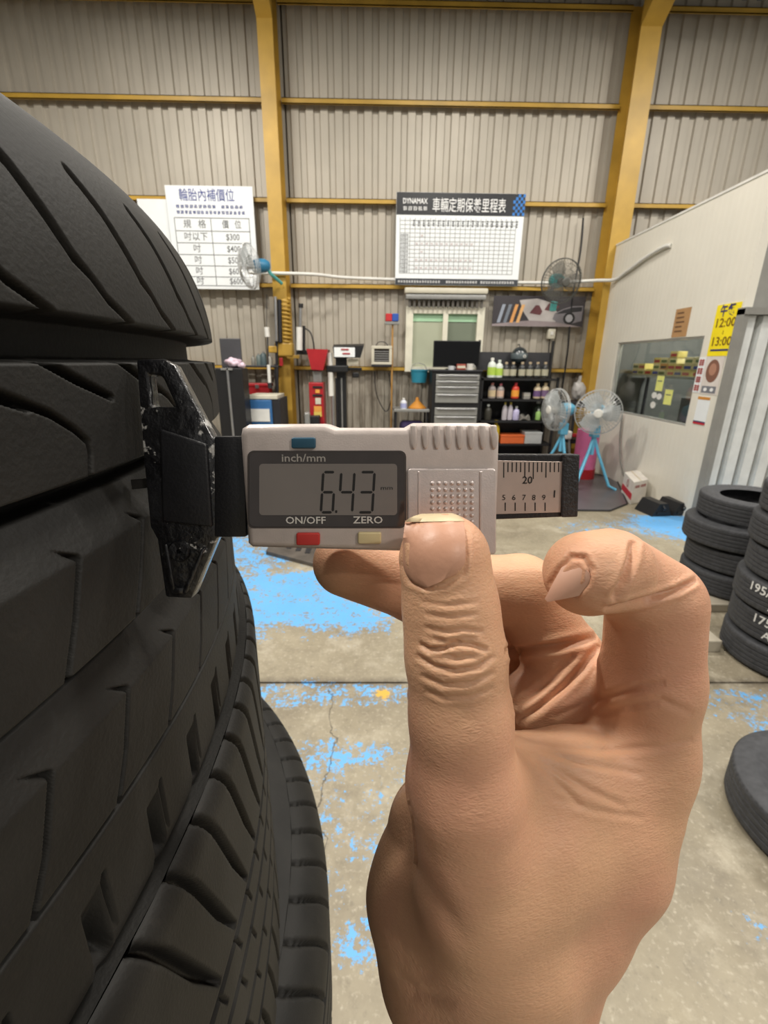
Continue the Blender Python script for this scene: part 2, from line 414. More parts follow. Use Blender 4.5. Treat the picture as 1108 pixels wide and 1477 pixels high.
class Pattern:
    """depth of the tread below its outer surface, mm, on a grid of angle (deg) and height (mm)"""
    def __init__(s, T, Z, Rmm): s.T, s.Z, s.k = T, Z, Rmm*PI/180; s.d = np.zeros(np.broadcast(T, Z).shape)
    def band(s, z0, z1, dep, e=.6): s.d = np.maximum(s.d, dep*ss((s.Z-z0)/e)*ss((z1-s.Z)/e)+0*s.T)
    def chamfer(s, z0, z1, dep): s.d = np.maximum(s.d, np.where((s.Z > z0) & (s.Z < z1), dep*(s.Z-z0)/(z1-z0), 0)+0*s.T)
    def sipe(s, pts, pitch, w, dep, e=.75, reps=3):
        x = (s.T - pts[0][0] + pitch/2) % pitch - pitch/2
        w = list(w) if hasattr(w, '__len__') else [w]*len(pts)
        zmin = min(p[1] for p in pts)-3; zmax = max(p[1] for p in pts)+3
        zsel = np.where((s.Z[0] > zmin) & (s.Z[0] < zmax))[0]
        if not len(zsel): return
        sl = slice(zsel[0], zsel[-1]+1); Zs = s.Z[:, sl]; best = np.full((x.shape[0], Zs.shape[1]), 99.)
        for k in range(-reps, reps+1):
            X = (x + k*pitch)*s.k
            for (p, q, w0, w1) in zip(pts[:-1], pts[1:], w[:-1], w[1:]):
                ax, az, bx, bz = (p[0]-pts[0][0])*s.k, p[1], (q[0]-pts[0][0])*s.k, q[1]
                h = np.clip(((X-ax)*(bx-ax)+(Zs-az)*(bz-az))/((bx-ax)**2+(bz-az)**2), 0, 1)
                best = np.minimum(best, np.hypot(X-ax-h*(bx-ax), Zs-az-h*(bz-az)) - (w0+(w1-w0)*h)/2)
        s.d[:, sl] = np.maximum(s.d[:, sl], dep*ss(.5-best/e))

def build_tire(name, R_, half, W2, rbead, thetas, prof, pattern, m, parent, zc, up=0.):
    """tread part from a profile (drop, z) in mm, sidewalls and liner as a second part"""
    T = np.array(thetas)[:, None]; z = np.array([p[1] for p in prof])[None, :]; drop = np.array([p[0] for p in prof])[None, :]
    pt = Pattern(T, z, R_*1000); pattern(pt)
    dr = np.gradient(R_*1000-drop[0]); dz = np.gradient(z[0]); L = np.hypot(dr, dz); nr, nz = -dz/L, dr/L
    sg = np.sign(nr.mean()); nr, nz = nr*sg, nz*sg
    r = (R_*1000-drop - pt.d*nr)/1000; zz = (z - pt.d*nz)/1000
    a = np.radians(T); V = np.stack([r*np.cos(a), r*np.sin(a), zz+0*r], -1).reshape(-1, 3)
    o = mesh_obj('tread', grid_mesh('tread', V, len(thetas), len(prof)), m, parent)
    # sidewalls
    r0, z0 = (R_-prof[0][0]/1000), prof[0][1]/1000; r1, z1 = (R_-prof[-1][0]/1000), prof[-1][1]/1000
    top = [(r0, z0), (R_-.04, W2*.985), (R_-.06, W2), (rbead+.04, W2*.96), (rbead+.02, W2*.88), (rbead+.008, W2*.83), (rbead, W2*.78), (rbead+.004, W2*.72), (rbead+.02, W2*.74), (R_-.055, W2*.86), (R_-.03, half*.8)]
    bot = [(rr, -zz_) for rr, zz_ in top[::-1]]; bot[-1] = (r1, z1); top = [top[0]]+[(rr, zz_+up) for rr, zz_ in top[1:]]
    for nm, pr in (('sidewall', top + [(R_-.022, 0)]), ('sidewall', [(R_-.022, 0)] + bot)):
        MB().lathe([(p[0], p[1]) for p in pr], n=72).build(nm, m, parent, smooth=40)

TC = (-.383, .101)
def arc(z0, R1, R2, z1, n):  # elliptical shoulder: drop R1 over z0..z1
    out = []
    for i in range(1, n+1):
        t = PI/2*i/n*.94; out.append((R1*(1-math.cos(t)), z0+(z1-z0)*math.sin(t)))
    return out
# -- top tire, against which the gauge is held
ZC1 = -39.5
def prof_top():
    up = arc(6, 30, 0, 51, 170)[::-1]
    mid = [(0, z) for z in np.arange(5.6, -100, -.38)]
    dn = [(d, z) for d, z in arc(-114, 2.5, 0, -120.5, 20)]
    return [(d, z-ZC1) for d, z in up + mid + dn]
def pat_top(p):
    c = -ZC1; f = lambda pts: [(a, z+c) for a, z in pts]
    p.chamfer(-34.5+c, -25.5+c, 5.); p.chamfer(-68+c, -58.5+c, 4.6)
    p.band(-.8+c, 7.6+c, 11, .9); p.band(-25.8+c, -20.8+c, 10, .8); p.band(-58.8+c, -54.2+c, 10, .8); p.band(-90.3+c, -88.6+c, 3.5, .7)
    p.sipe(f([(-3.7, 34), (-2.9, 28.7), (-2.3, 23.), (-1.7, 17.4), (-1.1, 14.9), (-.4, 11.1), (1.0, 7.2)]), 4.2857, [2.3, 2.2, 2.1, 1.8, 1.1, 1.0, 1.0], 3.6, 1.)
    p.sipe(f([(-4.2, 0.1), (-2.9, -3.4), (-1.2, -7.3)]), 3.75, [1.4, 1.3, .9], 4.)
    p.sipe(f([(-5.7, -4.9), (-4.2, -8.7), (-3.4, -11.8), (-2.9, -14.5), (-2.9, -16.8), (-3.1, -21.2)]), 7.5, [.9, .9, .8, .8, .7, .7], 3.)
    p.sipe(f([(-4.3, -34.4), (-5.0, -44.9), (-5.8, -54.5)]), 3.75, .8, 3., .75)
    p.sipe(f([(-4.95, -31.6), (-4.3, -34.3)]), 3.75, [.4, 1.0], 2.4, .75)
    p.sipe(f([(-3.3, -67.5), (-4.1, -80.1), (-4.9, -88.6)]), 3.75, .8, 3., .75)
    p.sipe(f([(-4.0, -64.6), (-3.3, -67.6)]), 3.75, [.4, 1.0], 2.4, .75)
    p.sipe(f([(-2.5, -99), (-2.9, -105.4), (-3.3, -117.5)]), 3.75, [.6, 2.8, 5.2], 8, 1.)
th1 = np.concatenate([np.arange(-11, 21, .04), np.arange(21, 44, .2), np.arange(44, 330, 2.), np.arange(330, 349, .2)])
t1 = empty('stack_tire', (TC[0], TC[1], HC+ZC1/1000)); tag(t1, 'topmost tire of the tall dark stack, gauge foot pressed on its tread', 'tire', 'tall foreground tire stack')
build_tire('t', .33, .0825, .0815, .205, th1, prof_top(), pat_top, M_rub, t1, ZC1, .009)
# -- second tire
def prof_sym(half, sh, drop, step, n):
    up = arc(half-sh, drop, 0, half, n)[::-1]; mid = [(0, z) for z in np.arange(half-sh-step, -(half-sh), -step)]
    dn = [(d, -z) for d, z in arc(half-sh, drop, 0, half, n)]
    return up + mid + dn
def pat_second(p):
    for z in (32, 12, -14, -40): p.band(z-2.2, z+2.2, 6.5, .9)
    p.sipe([(-4.9, 104), (-3.4, 84), (-1.9, 60), (-.3, 37)], 2.5714, [1.2, 2.4, 3.0, 1.3], 5.5, 1.1)
    p.sipe([(-3, -44), (-2., -64), (-1, -96)], 2.5714, [1.5, 3, 3.4], 5.5, 1.1)
    for z in (22, 0, -26): p.sipe([(-3, z+9), (-2.4, z-1)], 2.5714, .9, 3., .5)
th2 = np.concatenate([np.arange(-16, 26, .14), np.arange(26, 60, .5), np.arange(60, 300, 2.), np.arange(300, 344, .5)])
ZC2 = -.2195
t2 = empty('stack_tire', (TC[0]+.002, TC[1]+.004, HC+ZC2)); tag(t2, 'second tire from the top of the tall dark stack, slanted shoulder grooves', 'tire', 'tall foreground tire stack')
build_tire('t', .3335, .096, .098, .205, th2, prof_sym(98, 9, 4, .8, 14), pat_second, M_rub, t2, ZC2)
# -- third tire and the ones that carry the stack
def pat_third(p):
    for z in (36, 12, -12, -36): p.band(z-2.5, z+2.5, 6.5, 1.)
    p.sipe([(0, 84), (1.6, 66), (2.6, 50), (2.9, 40)], 4., [2.2, 2.6, 2.0, 1.2], 5., 1.1)
    p.sipe([(0, -40), (1., -60), (2., -84)], 4., [1.5, 2.6, 2.6], 5., 1.1)
th3 = np.concatenate([np.arange(-16, 40, .25), np.arange(40, 344, 1.6)])
ZC3 = ZC2-.191
t3 = empty('stack_tire', (TC[0]+.008, TC[1]+.075, HC+ZC3)); tag(t3, 'third tire down the tall dark stack, poking out past the second', 'tire', 'tall foreground tire stack')
build_tire('t', .345, .082, .0925, .215, th3, prof_sym(84, 45, 27, 1.2, 30), pat_third, M_rub, t3, ZC3)
z = HC+ZC3-.186
k = 0
while z > .02:
    zz = max(z, .0925) if z < .2 else z
    if z < .07: break
    q = dup(t3, (TC[0]+[.0, .012, -.01, .004, -.006, .0][k % 6], TC[1]+[.05, .03, .045, .03, .04, .03][k % 6], z), rz=.1*(k+1),
            label=['fourth', 'fifth', 'sixth', 'seventh', 'eighth', 'ninth'][k]+' tire of the tall dark stack beneath the gauge')
    k += 1; z -= .186
STACK_BOTTOM = z+.186-.0925
if STACK_BOTTOM > .003:   # timber skid that carries the stack
    sk = empty('timber_skid', (TC[0], TC[1]+.03, 0)); tag(sk, 'timber skid under the tall dark tire stack', 'skid')
    for i in range(3): MB().bbox(-.33, .33, -.3+.23*i, -.16+.23*i, 0, STACK_BOTTOM, .004).build('plank', mat('grey_timber', (120, 105, 84), .8), sk)

# ================================================================== DIGITAL TREAD GAUGE
AL = math.radians(10); GD = 98.
Pn = np.array([0, math.sin(AL), math.cos(AL)]); Pv = np.array([0, math.cos(AL), -math.sin(AL)]); Pu = np.array([1., 0, 0])
P0 = np.array([0, -(705-738.5)/FPX*GD, GD])
def GP(px, py, off=0.):
    r = np.array([(px-554)/FPX, -(py-738.5)/FPX, 1.]); t = (P0@Pn + off)/(r@Pn); q = t*r - P0
    return (q@Pu)/1000, (q@Pv)/1000
Bc = np.stack([R, U, F], 1)          # camera (right, up, depth) -> world
ga = empty('tread_depth_gauge')
uw, nw, vw, ow = Bc@Pu, Bc@Pn, Bc@Pv, O + Bc@(P0/1000)
ga.matrix_world = Matrix([[uw[i], nw[i], vw[i], ow[i]] for i in range(3)] + [[0, 0, 0, 1]])
tag(ga, 'silver digital tread depth gauge with black foot, reading 6.43', 'gauge')
def slab(poly, o0, o1, bev=.3, seg=2, ref=None, holes=()):
    """prism of a picture outline on the gauge plane, o0 front and o1 back offset in mm"""
    ref = o0 if ref is None else ref
    bm = bmesh.new(); loops = []; es = []
    for pl in (poly, *holes):
        vs = [bm.verts.new((GP(x, y, ref)[0], o0/1000, GP(x, y, ref)[1])) for x, y in pl]
        es += [bm.edges.new((vs[i], vs[(i+1) % len(vs)])) for i in range(len(vs))]
        loops.append(vs)
    if holes: bmesh.ops.triangle_fill(bm, edges=es, use_beauty=True, use_dissolve=False)
    else: bm.faces.new(loops[0])
    r = bmesh.ops.extrude_face_region(bm, geom=bm.faces[:])
    bmesh.ops.translate(bm, verts=[v for v in r['geom'] if isinstance(v, bmesh.types.BMVert)], vec=(0, (o1-o0)/1000, 0))
    bmesh.ops.recalc_face_normals(bm, faces=bm.faces)
    if bev:
        ed = [e for e in bm.edges if len(e.link_faces) == 2 and e.calc_face_angle(0) > math.radians(50)]
        bmesh.ops.bevel(bm, geom=ed, offset=bev/1000, segments=seg, affect='EDGES', profile=.5, clamp_overlap=True)
    return MB().bm(bm)
def rrect(x0, y0, x1, y1, r, n=4):
    out = []
    for cx, cy, a0 in ((x1-r, y0+r, -90), (x1-r, y1-r, 0), (x0+r, y1-r, 90), (x0+r, y0+r, 180)):
        for i in range(n+1): a = math.radians(a0+90*i/n); out.append((cx+r*math.cos(a), cy+r*math.sin(a)))
    return out
def gtext(body, px, py, hpx, m, off, parent=ga, wpx=None, bold=0., name='lettering'):
    x, z = GP(px, py, off); mm = GD/FPX/1000
    return text(name, body, (x, off/1000, z), (1, 0, 0), (0, 0, 1), hpx*mm/.72, m, parent, bold, None if wpx is None else wpx*mm)
M_gsil = mat('gauge_silver', (206, 194, 188), .42, .3, .05, 300, .05, 2600)
M_gsil2 = mat('gauge_silver_plate', (206, 195, 191), .36, .3, .05, 300, .08, 2600)
body = [(345, 628), (347, 618), (357, 612), (468, 611), (484, 617), (585, 617), (597, 610), (704, 610), (717, 615), (722, 627), (720, 700), (717, 792), (709, 804), (580, 797), (363, 791), (356, 785)]
slab(body, 0, 13, 1.6, 3).build('body', M_gsil, ga, smooth=35)
M_win = mat('display_window', (62, 56, 54), .12, 0, .1, 200, spec=.6, coat=.4)
slab(rrect(357, 650, 586, 762, 9), -.12, .5, 0).build('window_rim', mat('rim_dark', (70, 64, 62), .5), ga)
wi = slab(rrect(359.5, 652.5, 583.5, 759.5, 8), -.3, .5, 0).build('display_window', M_win, ga)
lc = slab(rrect(374, 669, 573, 743, 5), -.36, -.2, 0).build('lcd_screen', mat('lcd_grey', (124, 117, 112), .3, 0, .06, 60, spec=.5, coat=.5), ga)
M_let = mat('pale_lettering', (214, 210, 204), .5); M_seg = mat('lcd_segment', (30, 29, 29), .5); M_ink = mat('black_ink', (28, 26, 25), .6)
gtext('inch/mm', 438, 661, 11, mat('dim_lettering', (170, 164, 158), .5), -.42, wpx=62, bold=.01)
gtext('ON/OFF', 441, 751, 10.5, M_let, -.42, wpx=58, bold=.012); gtext('ZERO', 531, 750.5, 10.5, M_let, -.42, wpx=43, bold=.012)
gtext('mm', 558, 704, 6, M_seg, -.42, wpx=17)
SEG = {'6': 'acdefg', '4': 'bcfg', '3': 'abcdg'}
def digit(ch, x, w, y0=681, y1=739):
    sl = lambda px, py: (px + (739-py)*.06, py); ym = (y0+y1)/2; k = 3.6; g = MB()
    segs = dict(a=((x, y0), (x+w, y0)), g=((x, ym), (x+w, ym)), d=((x, y1), (x+w, y1)), f=((x, y0), (x, ym)), e=((x, ym), (x, y1)), b=((x+w, y0), (x+w, ym)), c=((x+w, ym), (x+w, y1)))
    for s_ in SEG[ch]:
        (ax, ay), (bx, by) = segs[s_]
        if ay == by: pl = [(ax+1, ay), (ax+1+k/2, ay-k/2), (bx-1-k/2, by-k/2), (bx-1, by), (bx-1-k/2, by+k/2), (ax+1+k/2, ay+k/2)]
        else: pl = [(ax, ay+1), (ax+k/2, ay+1+k/2), (bx+k/2, by-1-k/2), (bx, by-1), (bx-k/2, by-1-k/2), (ax-k/2, ay+1+k/2)]
        g.add([(GP(*sl(*q), -.42)[0], -.00042, GP(*sl(*q), -.42)[1]) for q in pl], [tuple(range(6))])
    o = g.build('lcd_digit', M_seg, lc); return o
digit('6', 463, 17); digit('4', 489, 19); digit('3', 517, 20)
slab(rrect(483.5, 736, 486.5, 740, 1), -.42, -.36, 0).build('lcd_point', M_seg, lc)
for nm, rr, c in (('button', (420, 631, 455, 647), (40, 82, 104)), ('button', (427, 769, 461, 787), (186, 52, 46)), ('button', (516, 768, 550, 785), (212, 196, 150))):
    b_ = slab(rrect(*rr, 3), -.75, .5, .35, 3).build(nm, mat('button_%d' % c[0], c, .4), ga, smooth=40)
    b_['label'] = {40: 'dark blue unit button', 186: 'red on/off button', 212: 'cream zero button'}[c[0]]
# slide plate with dots and rails
slab(rrect(588, 676, 716, 800, 5), -.7, .5, .35, 3).build('slide_plate', M_gsil2, ga, smooth=40)
slab([(603, 680), (606, 680), (606, 790), (603, 790)], -.95, -.5, .12, 1).build('plate_rail', M_gsil2, ga)
slab([(692, 680), (696, 680), (696, 790), (692, 790)], -.95, -.5, .12, 1).build('plate_rail', M_gsil2, ga)
g = MB()
for i in range(7):
    for j in range(7):
        x, zq = GP(624+9.5*i, 697+9.2*j, -.7); prof = [(.00052*math.cos(a), -.0007-.00042*math.sin(a)) for a in np.linspace(0, PI/2, 4)]
        g.lathe([(r_, y_) for r_, y_ in prof], (x, 0, zq), n=8, axis='y')
g.build('grip_dots', M_gsil2, ga, smooth=60)['kind'] = 'stuff'
for i in range(8):
    x = 592+16.6*i
    slab([(x, 613), (x+9, 613), (x+10.5, 640), (x+8, 648), (x+3, 648), (x+.5, 640)], -.5, 1.2, .42, 3).build('grip_rib', M_gsil, ga, smooth=50)
# beam with scale
slab([(700, 655), (837, 655.5), (834, 745), (700, 750)], 3.0, 6.5, .3, 2).build('beam', mat('beam_black', (38, 37, 39), .35, .2, .1, 200, .2, 2000), ga)
sc_ = slab([(705, 664), (813, 666), (809, 739), (705, 742)], 2.8, 3.2, .05, 1, ref=2.8).build('scale_plate', mat('scale_silver', (190, 172, 162), .4, .3, .04, 300), ga)
g = MB()
for i in range(15):
    x = 727+6.1*i; l = 14 if i % 5 else 22
    if i % 5 == 2: l = 24 if i == 7 else l
    a, b_, c_, d_ = GP(x-.8, 667, 2.7), GP(x+.8, 667, 2.7), GP(x+.8-.2, 667+l, 2.7), GP(x-.8-.2, 667+l, 2.7)
    g.add([(p[0], .00275, p[1]) for p in (a, b_, c_, d_)], [(0, 1, 2, 3)])
for i in range(5):
    x = 729+14.4*i; a, b_, c_, d_ = GP(x-.8, 725, 2.7), GP(x+.8, 725, 2.7), GP(x+.8, 737, 2.7), GP(x-.8, 737, 2.7)
    g.add([(p[0], .00275, p[1]) for p in (a, b_, c_, d_)], [(0, 1, 2, 3)])
g.build('scale_ticks', M_ink, sc_)
gtext('20', 761, 693, 11, M_ink, 2.7, sc_, bold=.012)
for i, ch in enumerate('56789'): gtext(ch, 727+14.4*i, 718, 8.5, M_ink, 2.7, sc_)
gtext('1', 800, 713, 11, M_ink, 2.7, sc_, bold=.012)
slab([(813, 655), (837, 655.5), (834, 746), (810, 746.5)], 2.2, 7.2, .35, 2).build('end_cap', mat('beam_cap', (30, 30, 33), .5, 0, .1, 200, .3, 1500), ga)
# black foot: glossy chipped plastic
def foot_mat():
    m = mat('foot_plastic', (22, 22, 25), .3, 0, .3, 90, .45, 420, spec=.6, coat=.5)
    nt = m.node_tree; b = nt.nodes['Principled BSDF']; src = b.inputs['Base Color'].links[0].from_socket
    tc = node(m, 'ShaderNodeTexCoord'); n = node(m, 'ShaderNodeTexNoise'); n.inputs['Scale'].default_value = 330; n.inputs['Detail'].default_value = 4; n.inputs['Roughness'].default_value = .6
    n2 = node(m, 'ShaderNodeTexNoise'); n2.inputs['Scale'].default_value = 70; n2.inputs['Detail'].default_value = 2
    for q in (n, n2): nt.links.new(tc.outputs['Object'], q.inputs['Vector'])
    ad = node(m, 'ShaderNodeMath', operation='ADD'); nt.links.new(n.outputs['Fac'], ad.inputs[0]); nt.links.new(n2.outputs['Fac'], ad.inputs[1])
    mr = node(m, 'ShaderNodeMapRange'); mr.clamp = True
    for i, q in enumerate((1.2, 1.26, 0., .8)): mr.inputs[i+1].default_value = q
    nt.links.new(ad.outputs[0], mr.inputs[0])
    mx = node(m, 'ShaderNodeMix', data_type='RGBA'); mx.inputs[7].default_value = (*lin((205, 203, 200)), 1)
    nt.links.new(mr.outputs[0], mx.inputs[0]); nt.links.new(src, mx.inputs[6]); nt.links.new(mx.outputs[2], b.inputs['Base Color'])
    return m
M_foot = foot_mat(); M_shaft = mat('shaft_black', (22, 22, 25), .42, 0, .2, 150, .08, 1500)
foot = [(199, 519), (238, 518), (254, 527), (308, 629), (318, 640), (324, 772), (315, 776), (279, 862), (241, 860), (229, 777), (219, 759), (210, 667), (205, 598)]
slab(foot, 3.0, 7.0, .7, 2, ref=4, holes=[[(217, 540), (236, 543), (256, 587), (223, 587)]]).build('foot', M_foot, ga, smooth=40)
slab([(312, 629), (356, 629), (358, 773), (312, 773)], 2.6, 11, .5, 2, ref=4).build('shaft', M_shaft, ga, smooth=40)
slab([(232, 618), (300, 640), (308, 760), (236, 752)], 2.2, 4, .6, 3, ref=3).build('foot_boss', M_shaft, ga, smooth=40)
for pl in ([(238, 783), (244, 783), (256, 852), (248, 852)], [(292, 790), (298, 790), (272, 854), (264, 854)], [(246, 846), (268, 846), (266, 855), (250, 855)]):
    slab(pl, 2., 4, .4, 2, ref=3).build('foot_rib', M_foot, ga, smooth=40)
x_, z_ = GP(255, 797, 1.4); MB().lathe([(.0005, -.0001), (.0022, -.0001), (.0026, .0004), (.0026, .002)], (x_, .0024, z_), n=20, axis='y').build('foot_screw', M_foot, ga, smooth=40)
slab([(188, 692), (212, 690), (212, 704), (190, 706)], 5, 5.8, .1, 1).build('depth_probe', mat('probe_dark', (60, 58, 56), .3, .6), ga)

# ================================================================== HAND (one continuous body from a blended distance field)
def hp(px, py, d): return np.array([(px-554)*d/FPX, -(py-738.5)*d/FPX, d])
def build_hand():
    h = .85
    lo = np.array([-26., -205., 72.]); hi = np.array([88., 4., 176.])
    nx, ny, nz = [int(math.ceil((hi[i]-lo[i])/h))+1 for i in range(3)]
    gx = (lo[0]+h*np.arange(nx, dtype=np.float32))[:, None, None]; gy = (lo[1]+h*np.arange(ny, dtype=np.float32))[None, :, None]; gz = (lo[2]+h*np.arange(nz, dtype=np.float32))[None, None, :]
    def cone(a, b):
        (pa, ra), (pb_, rb) = a, b
        out = np.full((nx, ny, nz), 40., np.float32)
        m = max(ra, rb)+18
        l = np.minimum(pa, pb_)-m; u_ = np.maximum(pa, pb_)+m
        sl = tuple(slice(max(0, int((l[i]-lo[i])/h)), max(0, int((u_[i]-lo[i])/h)+2)) for i in range(3))
        X, Y_, Z = gx[sl[0]], gy[:, sl[1]], gz[:, :, sl[2]]
        d = (pb_-pa).astype(np.float32); L2 = float(d@d)+1e-9
        t = np.clip(((X-pa[0])*d[0]+(Y_-pa[1])*d[1]+(Z-pa[2])*d[2])/L2, 0, 1)
        out[sl] = np.sqrt((X-pa[0]-t*d[0])**2+(Y_-pa[1]-t*d[1])**2+(Z-pa[2]-t*d[2])**2) - (ra+(rb-ra)*t)
        return out
    def smin(a, b, k):
        q = np.maximum(k-np.abs(a-b), 0)/k
        return np.minimum(a, b) - q*q*k*.25
    def chain(nodes, k=2.):
        nodes = [(hp(x, y, d), r) for x, y, d, r in nodes]; D = None
        for a, b in zip(nodes[:-1], nodes[1:]):
            c = cone(a, b); D = c if D is None else smin(D, c, k)
        return D
    WR = (718, 1505, 116, 23.3); WS = (716, 1505, 116, 14)
    thumb = chain([(641, 806, 88.5, 8.9), (650, 880, 89, 8.9), (657, 945, 89, 9.4), (664, 1030, 90, 9.7), (668, 1130, 93, 11.2), (688, 1270, 101, 13.5), (712, 1400, 108, 16)], 3)
    palm = chain([WR, (732, 1700, 114, 24), (740, 1900, 112, 25)], 4)
    for c_, k in (([(636, 1195, 120, 14), (636, 1290, 118, 18.5), (660, 1380, 117, 19.5), WS], 7),
                  ([(918, 1075, 115, 11.3), (899, 1150, 115, 12.6), (870, 1225, 115, 14.5), (810, 1310, 116, 14.8), (768, 1400, 116, 14.5), WS], 6),
                  ([(880, 1065, 131, 12), (825, 1250, 128, 15), WS], 6),
                  ([(835, 1065, 145, 12), (775, 1260, 138, 15), WS], 6),
                  ([(790, 1095, 158, 11), (740, 1270, 146, 14), WS], 6),
                  ([(760, 1235, 106, 15), (860, 1200, 113, 13.5)], 6),
                  ([(740, 1330, 110, 18), (790, 1285, 114, 16.5)], 6),
                  ([(775, 1185, 104, 11.5), (850, 1165, 110, 11.5)], 6),
                  ([(730, 1112, 102, 8.2), (820, 1112, 107, 9), (920, 1098, 113, 10)], 6)):
        palm = smin(palm, chain(c_, 4), k)
    palm = smin(palm, thumb, 7)
    idx1 = chain([(925, 1080, 115, 11.8), (938, 980, 110, 11.0), (945, 872, 106, 10.6)], 3)
    palm = smin(palm, idx1, 5)
    palm = smin(palm, chain([(770, 1015, 130, 10), (870, 1010, 126, 11.5)], 3), 3)
    idx2 = chain([(946, 866, 106, 10.2), (893, 828, 102, 9.0)], 2)
    palm = smin(palm, idx2, 1.0)
    palm = smin(palm, chain([(880, 822, 98, 9.0), (846, 827, 95, 8.8)], 2), 1.0)
    mid1 = chain([(872, 1060, 132, 12), (815, 950, 132, 10.6), (752, 852, 130, 10.2)], 3)
    palm = smin(palm, mid1, 4)
    mid2 = chain([(752, 852, 130, 10.2), (610, 850, 126, 9.6), (500, 812, 121.5, 9.0)], 3)
    palm = smin(palm, mid2, 2)
    ring = chain([(830, 1065, 146, 11.5), (735, 905, 148, 10), (640, 945, 143, 9), (628, 1003, 138, 8.6)], 3)
    palm = smin(palm, ring, 2)
    lit = chain([(790, 1095, 158, 10.5), (735, 985, 160, 8.5), (660, 1030, 152, 8), (668, 1080, 147, 7.6)], 3)
    D = smin(palm, lit, 2)
    # ---- surface nets
    neg = D < 0
    acc = np.zeros((nx-1, ny-1, nz-1, 3), np.float32); cnt = np.zeros((nx-1, ny-1, nz-1), np.float32)
    def cut(A, ax): return A.take(range(A.shape[ax]-1), ax)
    for ax in range(3):
        a = [slice(None)]*3; b = [slice(None)]*3; a[ax] = slice(0, -1); b[ax] = slice(1, None)
        d0, d1 = D[tuple(a)], D[tuple(b)]
        idx = np.argwhere((d0 < 0) != (d1 < 0)); t = d0[tuple(idx.T)]/(d0[tuple(idx.T)]-d1[tuple(idx.T)])
        pos = idx.astype(np.float32); pos[:, ax] += t
        o1, o2 = [q for q in range(3) if q != ax]
        for s1 in (0, 1):
            for s2 in (0, 1):
                c = idx.copy(); c[:, o1] -= s1; c[:, o2] -= s2
                ok = (c >= 0).all(1) & (c[:, 0] < nx-1) & (c[:, 1] < ny-1) & (c[:, 2] < nz-1)
                np.add.at(acc, tuple(c[ok].T), pos[ok]); np.add.at(cnt, tuple(c[ok].T), 1)
    act = cnt > 0; vid = np.full(act.shape, -1, np.int64); vid[act] = np.arange(act.sum())
    V = acc[act]/cnt[act][:, None]*h + lo
    Q = []
    for ax in range(3):
        a = [slice(None)]*3; b = [slice(None)]*3; a[ax] = slice(0, -1); b[ax] = slice(1, None)
        n0, n1 = neg[tuple(a)], neg[tuple(b)]
        idx = np.argwhere(n0 != n1); o1, o2 = [(1, 2), (2, 0), (0, 1)][ax]
        ok = (idx[:, o1] > 0) & (idx[:, o2] > 0) & (idx[:, o1] < D.shape[o1]-1) & (idx[:, o2] < D.shape[o2]-1); idx = idx[ok]
        fl_ = n0[tuple(idx.T)]
        q = []
        for s1, s2 in ((1, 1), (0, 1), (0, 0), (1, 0)):
            c = idx.copy(); c[:, o1] -= s1; c[:, o2] -= s2; q.append(vid[tuple(c.T)])
        q = np.stack(q, 1); q[~fl_] = q[~fl_][:, ::-1]; Q.append(q)
    Q = np.concatenate(Q); Q = Q[(Q >= 0).all(1)]
    me = bpy.data.meshes.new('hand'); me.from_pydata(V.tolist(), [], Q.tolist()); me.validate()
    # finer skin: smooth and subdivide, then press in the creases
    tmp = bpy.data.objects.new('tmp', me); COL.objects.link(tmp)
    s1 = tmp.modifiers.new('s', 'SMOOTH'); s1.factor = .5; s1.iterations = 4
    s2 = tmp.modifiers.new('d', 'SUBSURF'); s2.levels = s2.render_levels = 1
    dg = bpy.context.evaluated_depsgraph_get(); me2 = bpy.data.meshes.new_from_object(tmp.evaluated_get(dg))
    bpy.data.objects.remove(tmp)
    n = len(me2.vertices); co = np.empty(n*3, np.float32); me2.vertices.foreach_get('co', co); co = co.reshape(-1, 3)
    no = np.empty(n*3, np.float32); me2.vertices.foreach_get('normal', no); no = no.reshape(-1, 3)
    px = 554+FPX*co[:, 0]/co[:, 2]; py = 738.5-FPX*co[:, 1]/co[:, 2]
    vd = co/np.linalg.norm(co, axis=1)[:, None]; facing = -(no*vd).sum(1)
    disp = np.zeros(n)
    for pts, dep, w, dmax in CREASES:
        best = np.full(n, 1e3); bt = np.zeros(n); m = len(pts)-1
        for i, (p, q) in enumerate(zip(pts[:-1], pts[1:])):
            ax, ay = p; bx, by = q; L2 = (bx-ax)**2+(by-ay)**2
            t = np.clip(((px-ax)*(bx-ax)+(py-ay)*(by-ay))/L2, 0, 1); d = np.hypot(px-ax-t*(bx-ax), py-ay-t*(by-ay))
            bt = np.where(d < best, (i+t)/m, bt); best = np.minimum(best, d)
        fade = np.clip(np.sin(bt*PI), 0, 1)**(.35 if w < 6 else 1.)
        g_ = np.exp(-(best/w)**2) - .28*np.exp(-((best-2.2*w)/(1.1*w))**2)
        disp += np.where((facing > .05) & (co[:, 2] < dmax), -dep*g_*fade, 0)
    co = co + no*disp[:, None].astype(np.float32)
    return me2, co, D, lo, h
def front_depth(D, lo, h, px, py, zmax):
    """depth along the view ray of the first skin crossing"""
    for z in np.arange(lo[2]+1, zmax, .1):
        p = ((px-554)*z/FPX, -(py-738.5)*z/FPX, z); i = [(p[k]-lo[k])/h for k in range(3)]; f = [int(math.floor(q)) for q in i]; t = [i[k]-f[k] for k in range(3)]
        v = 0.
        for a in (0, 1):
            for b in (0, 1):
                for c in (0, 1):
                    v += D[f[0]+a, f[1]+b, f[2]+c]*(t[0] if a else 1-t[0])*(t[1] if b else 1-t[1])*(t[2] if c else 1-t[2])
        if v < 0: return z
    return None
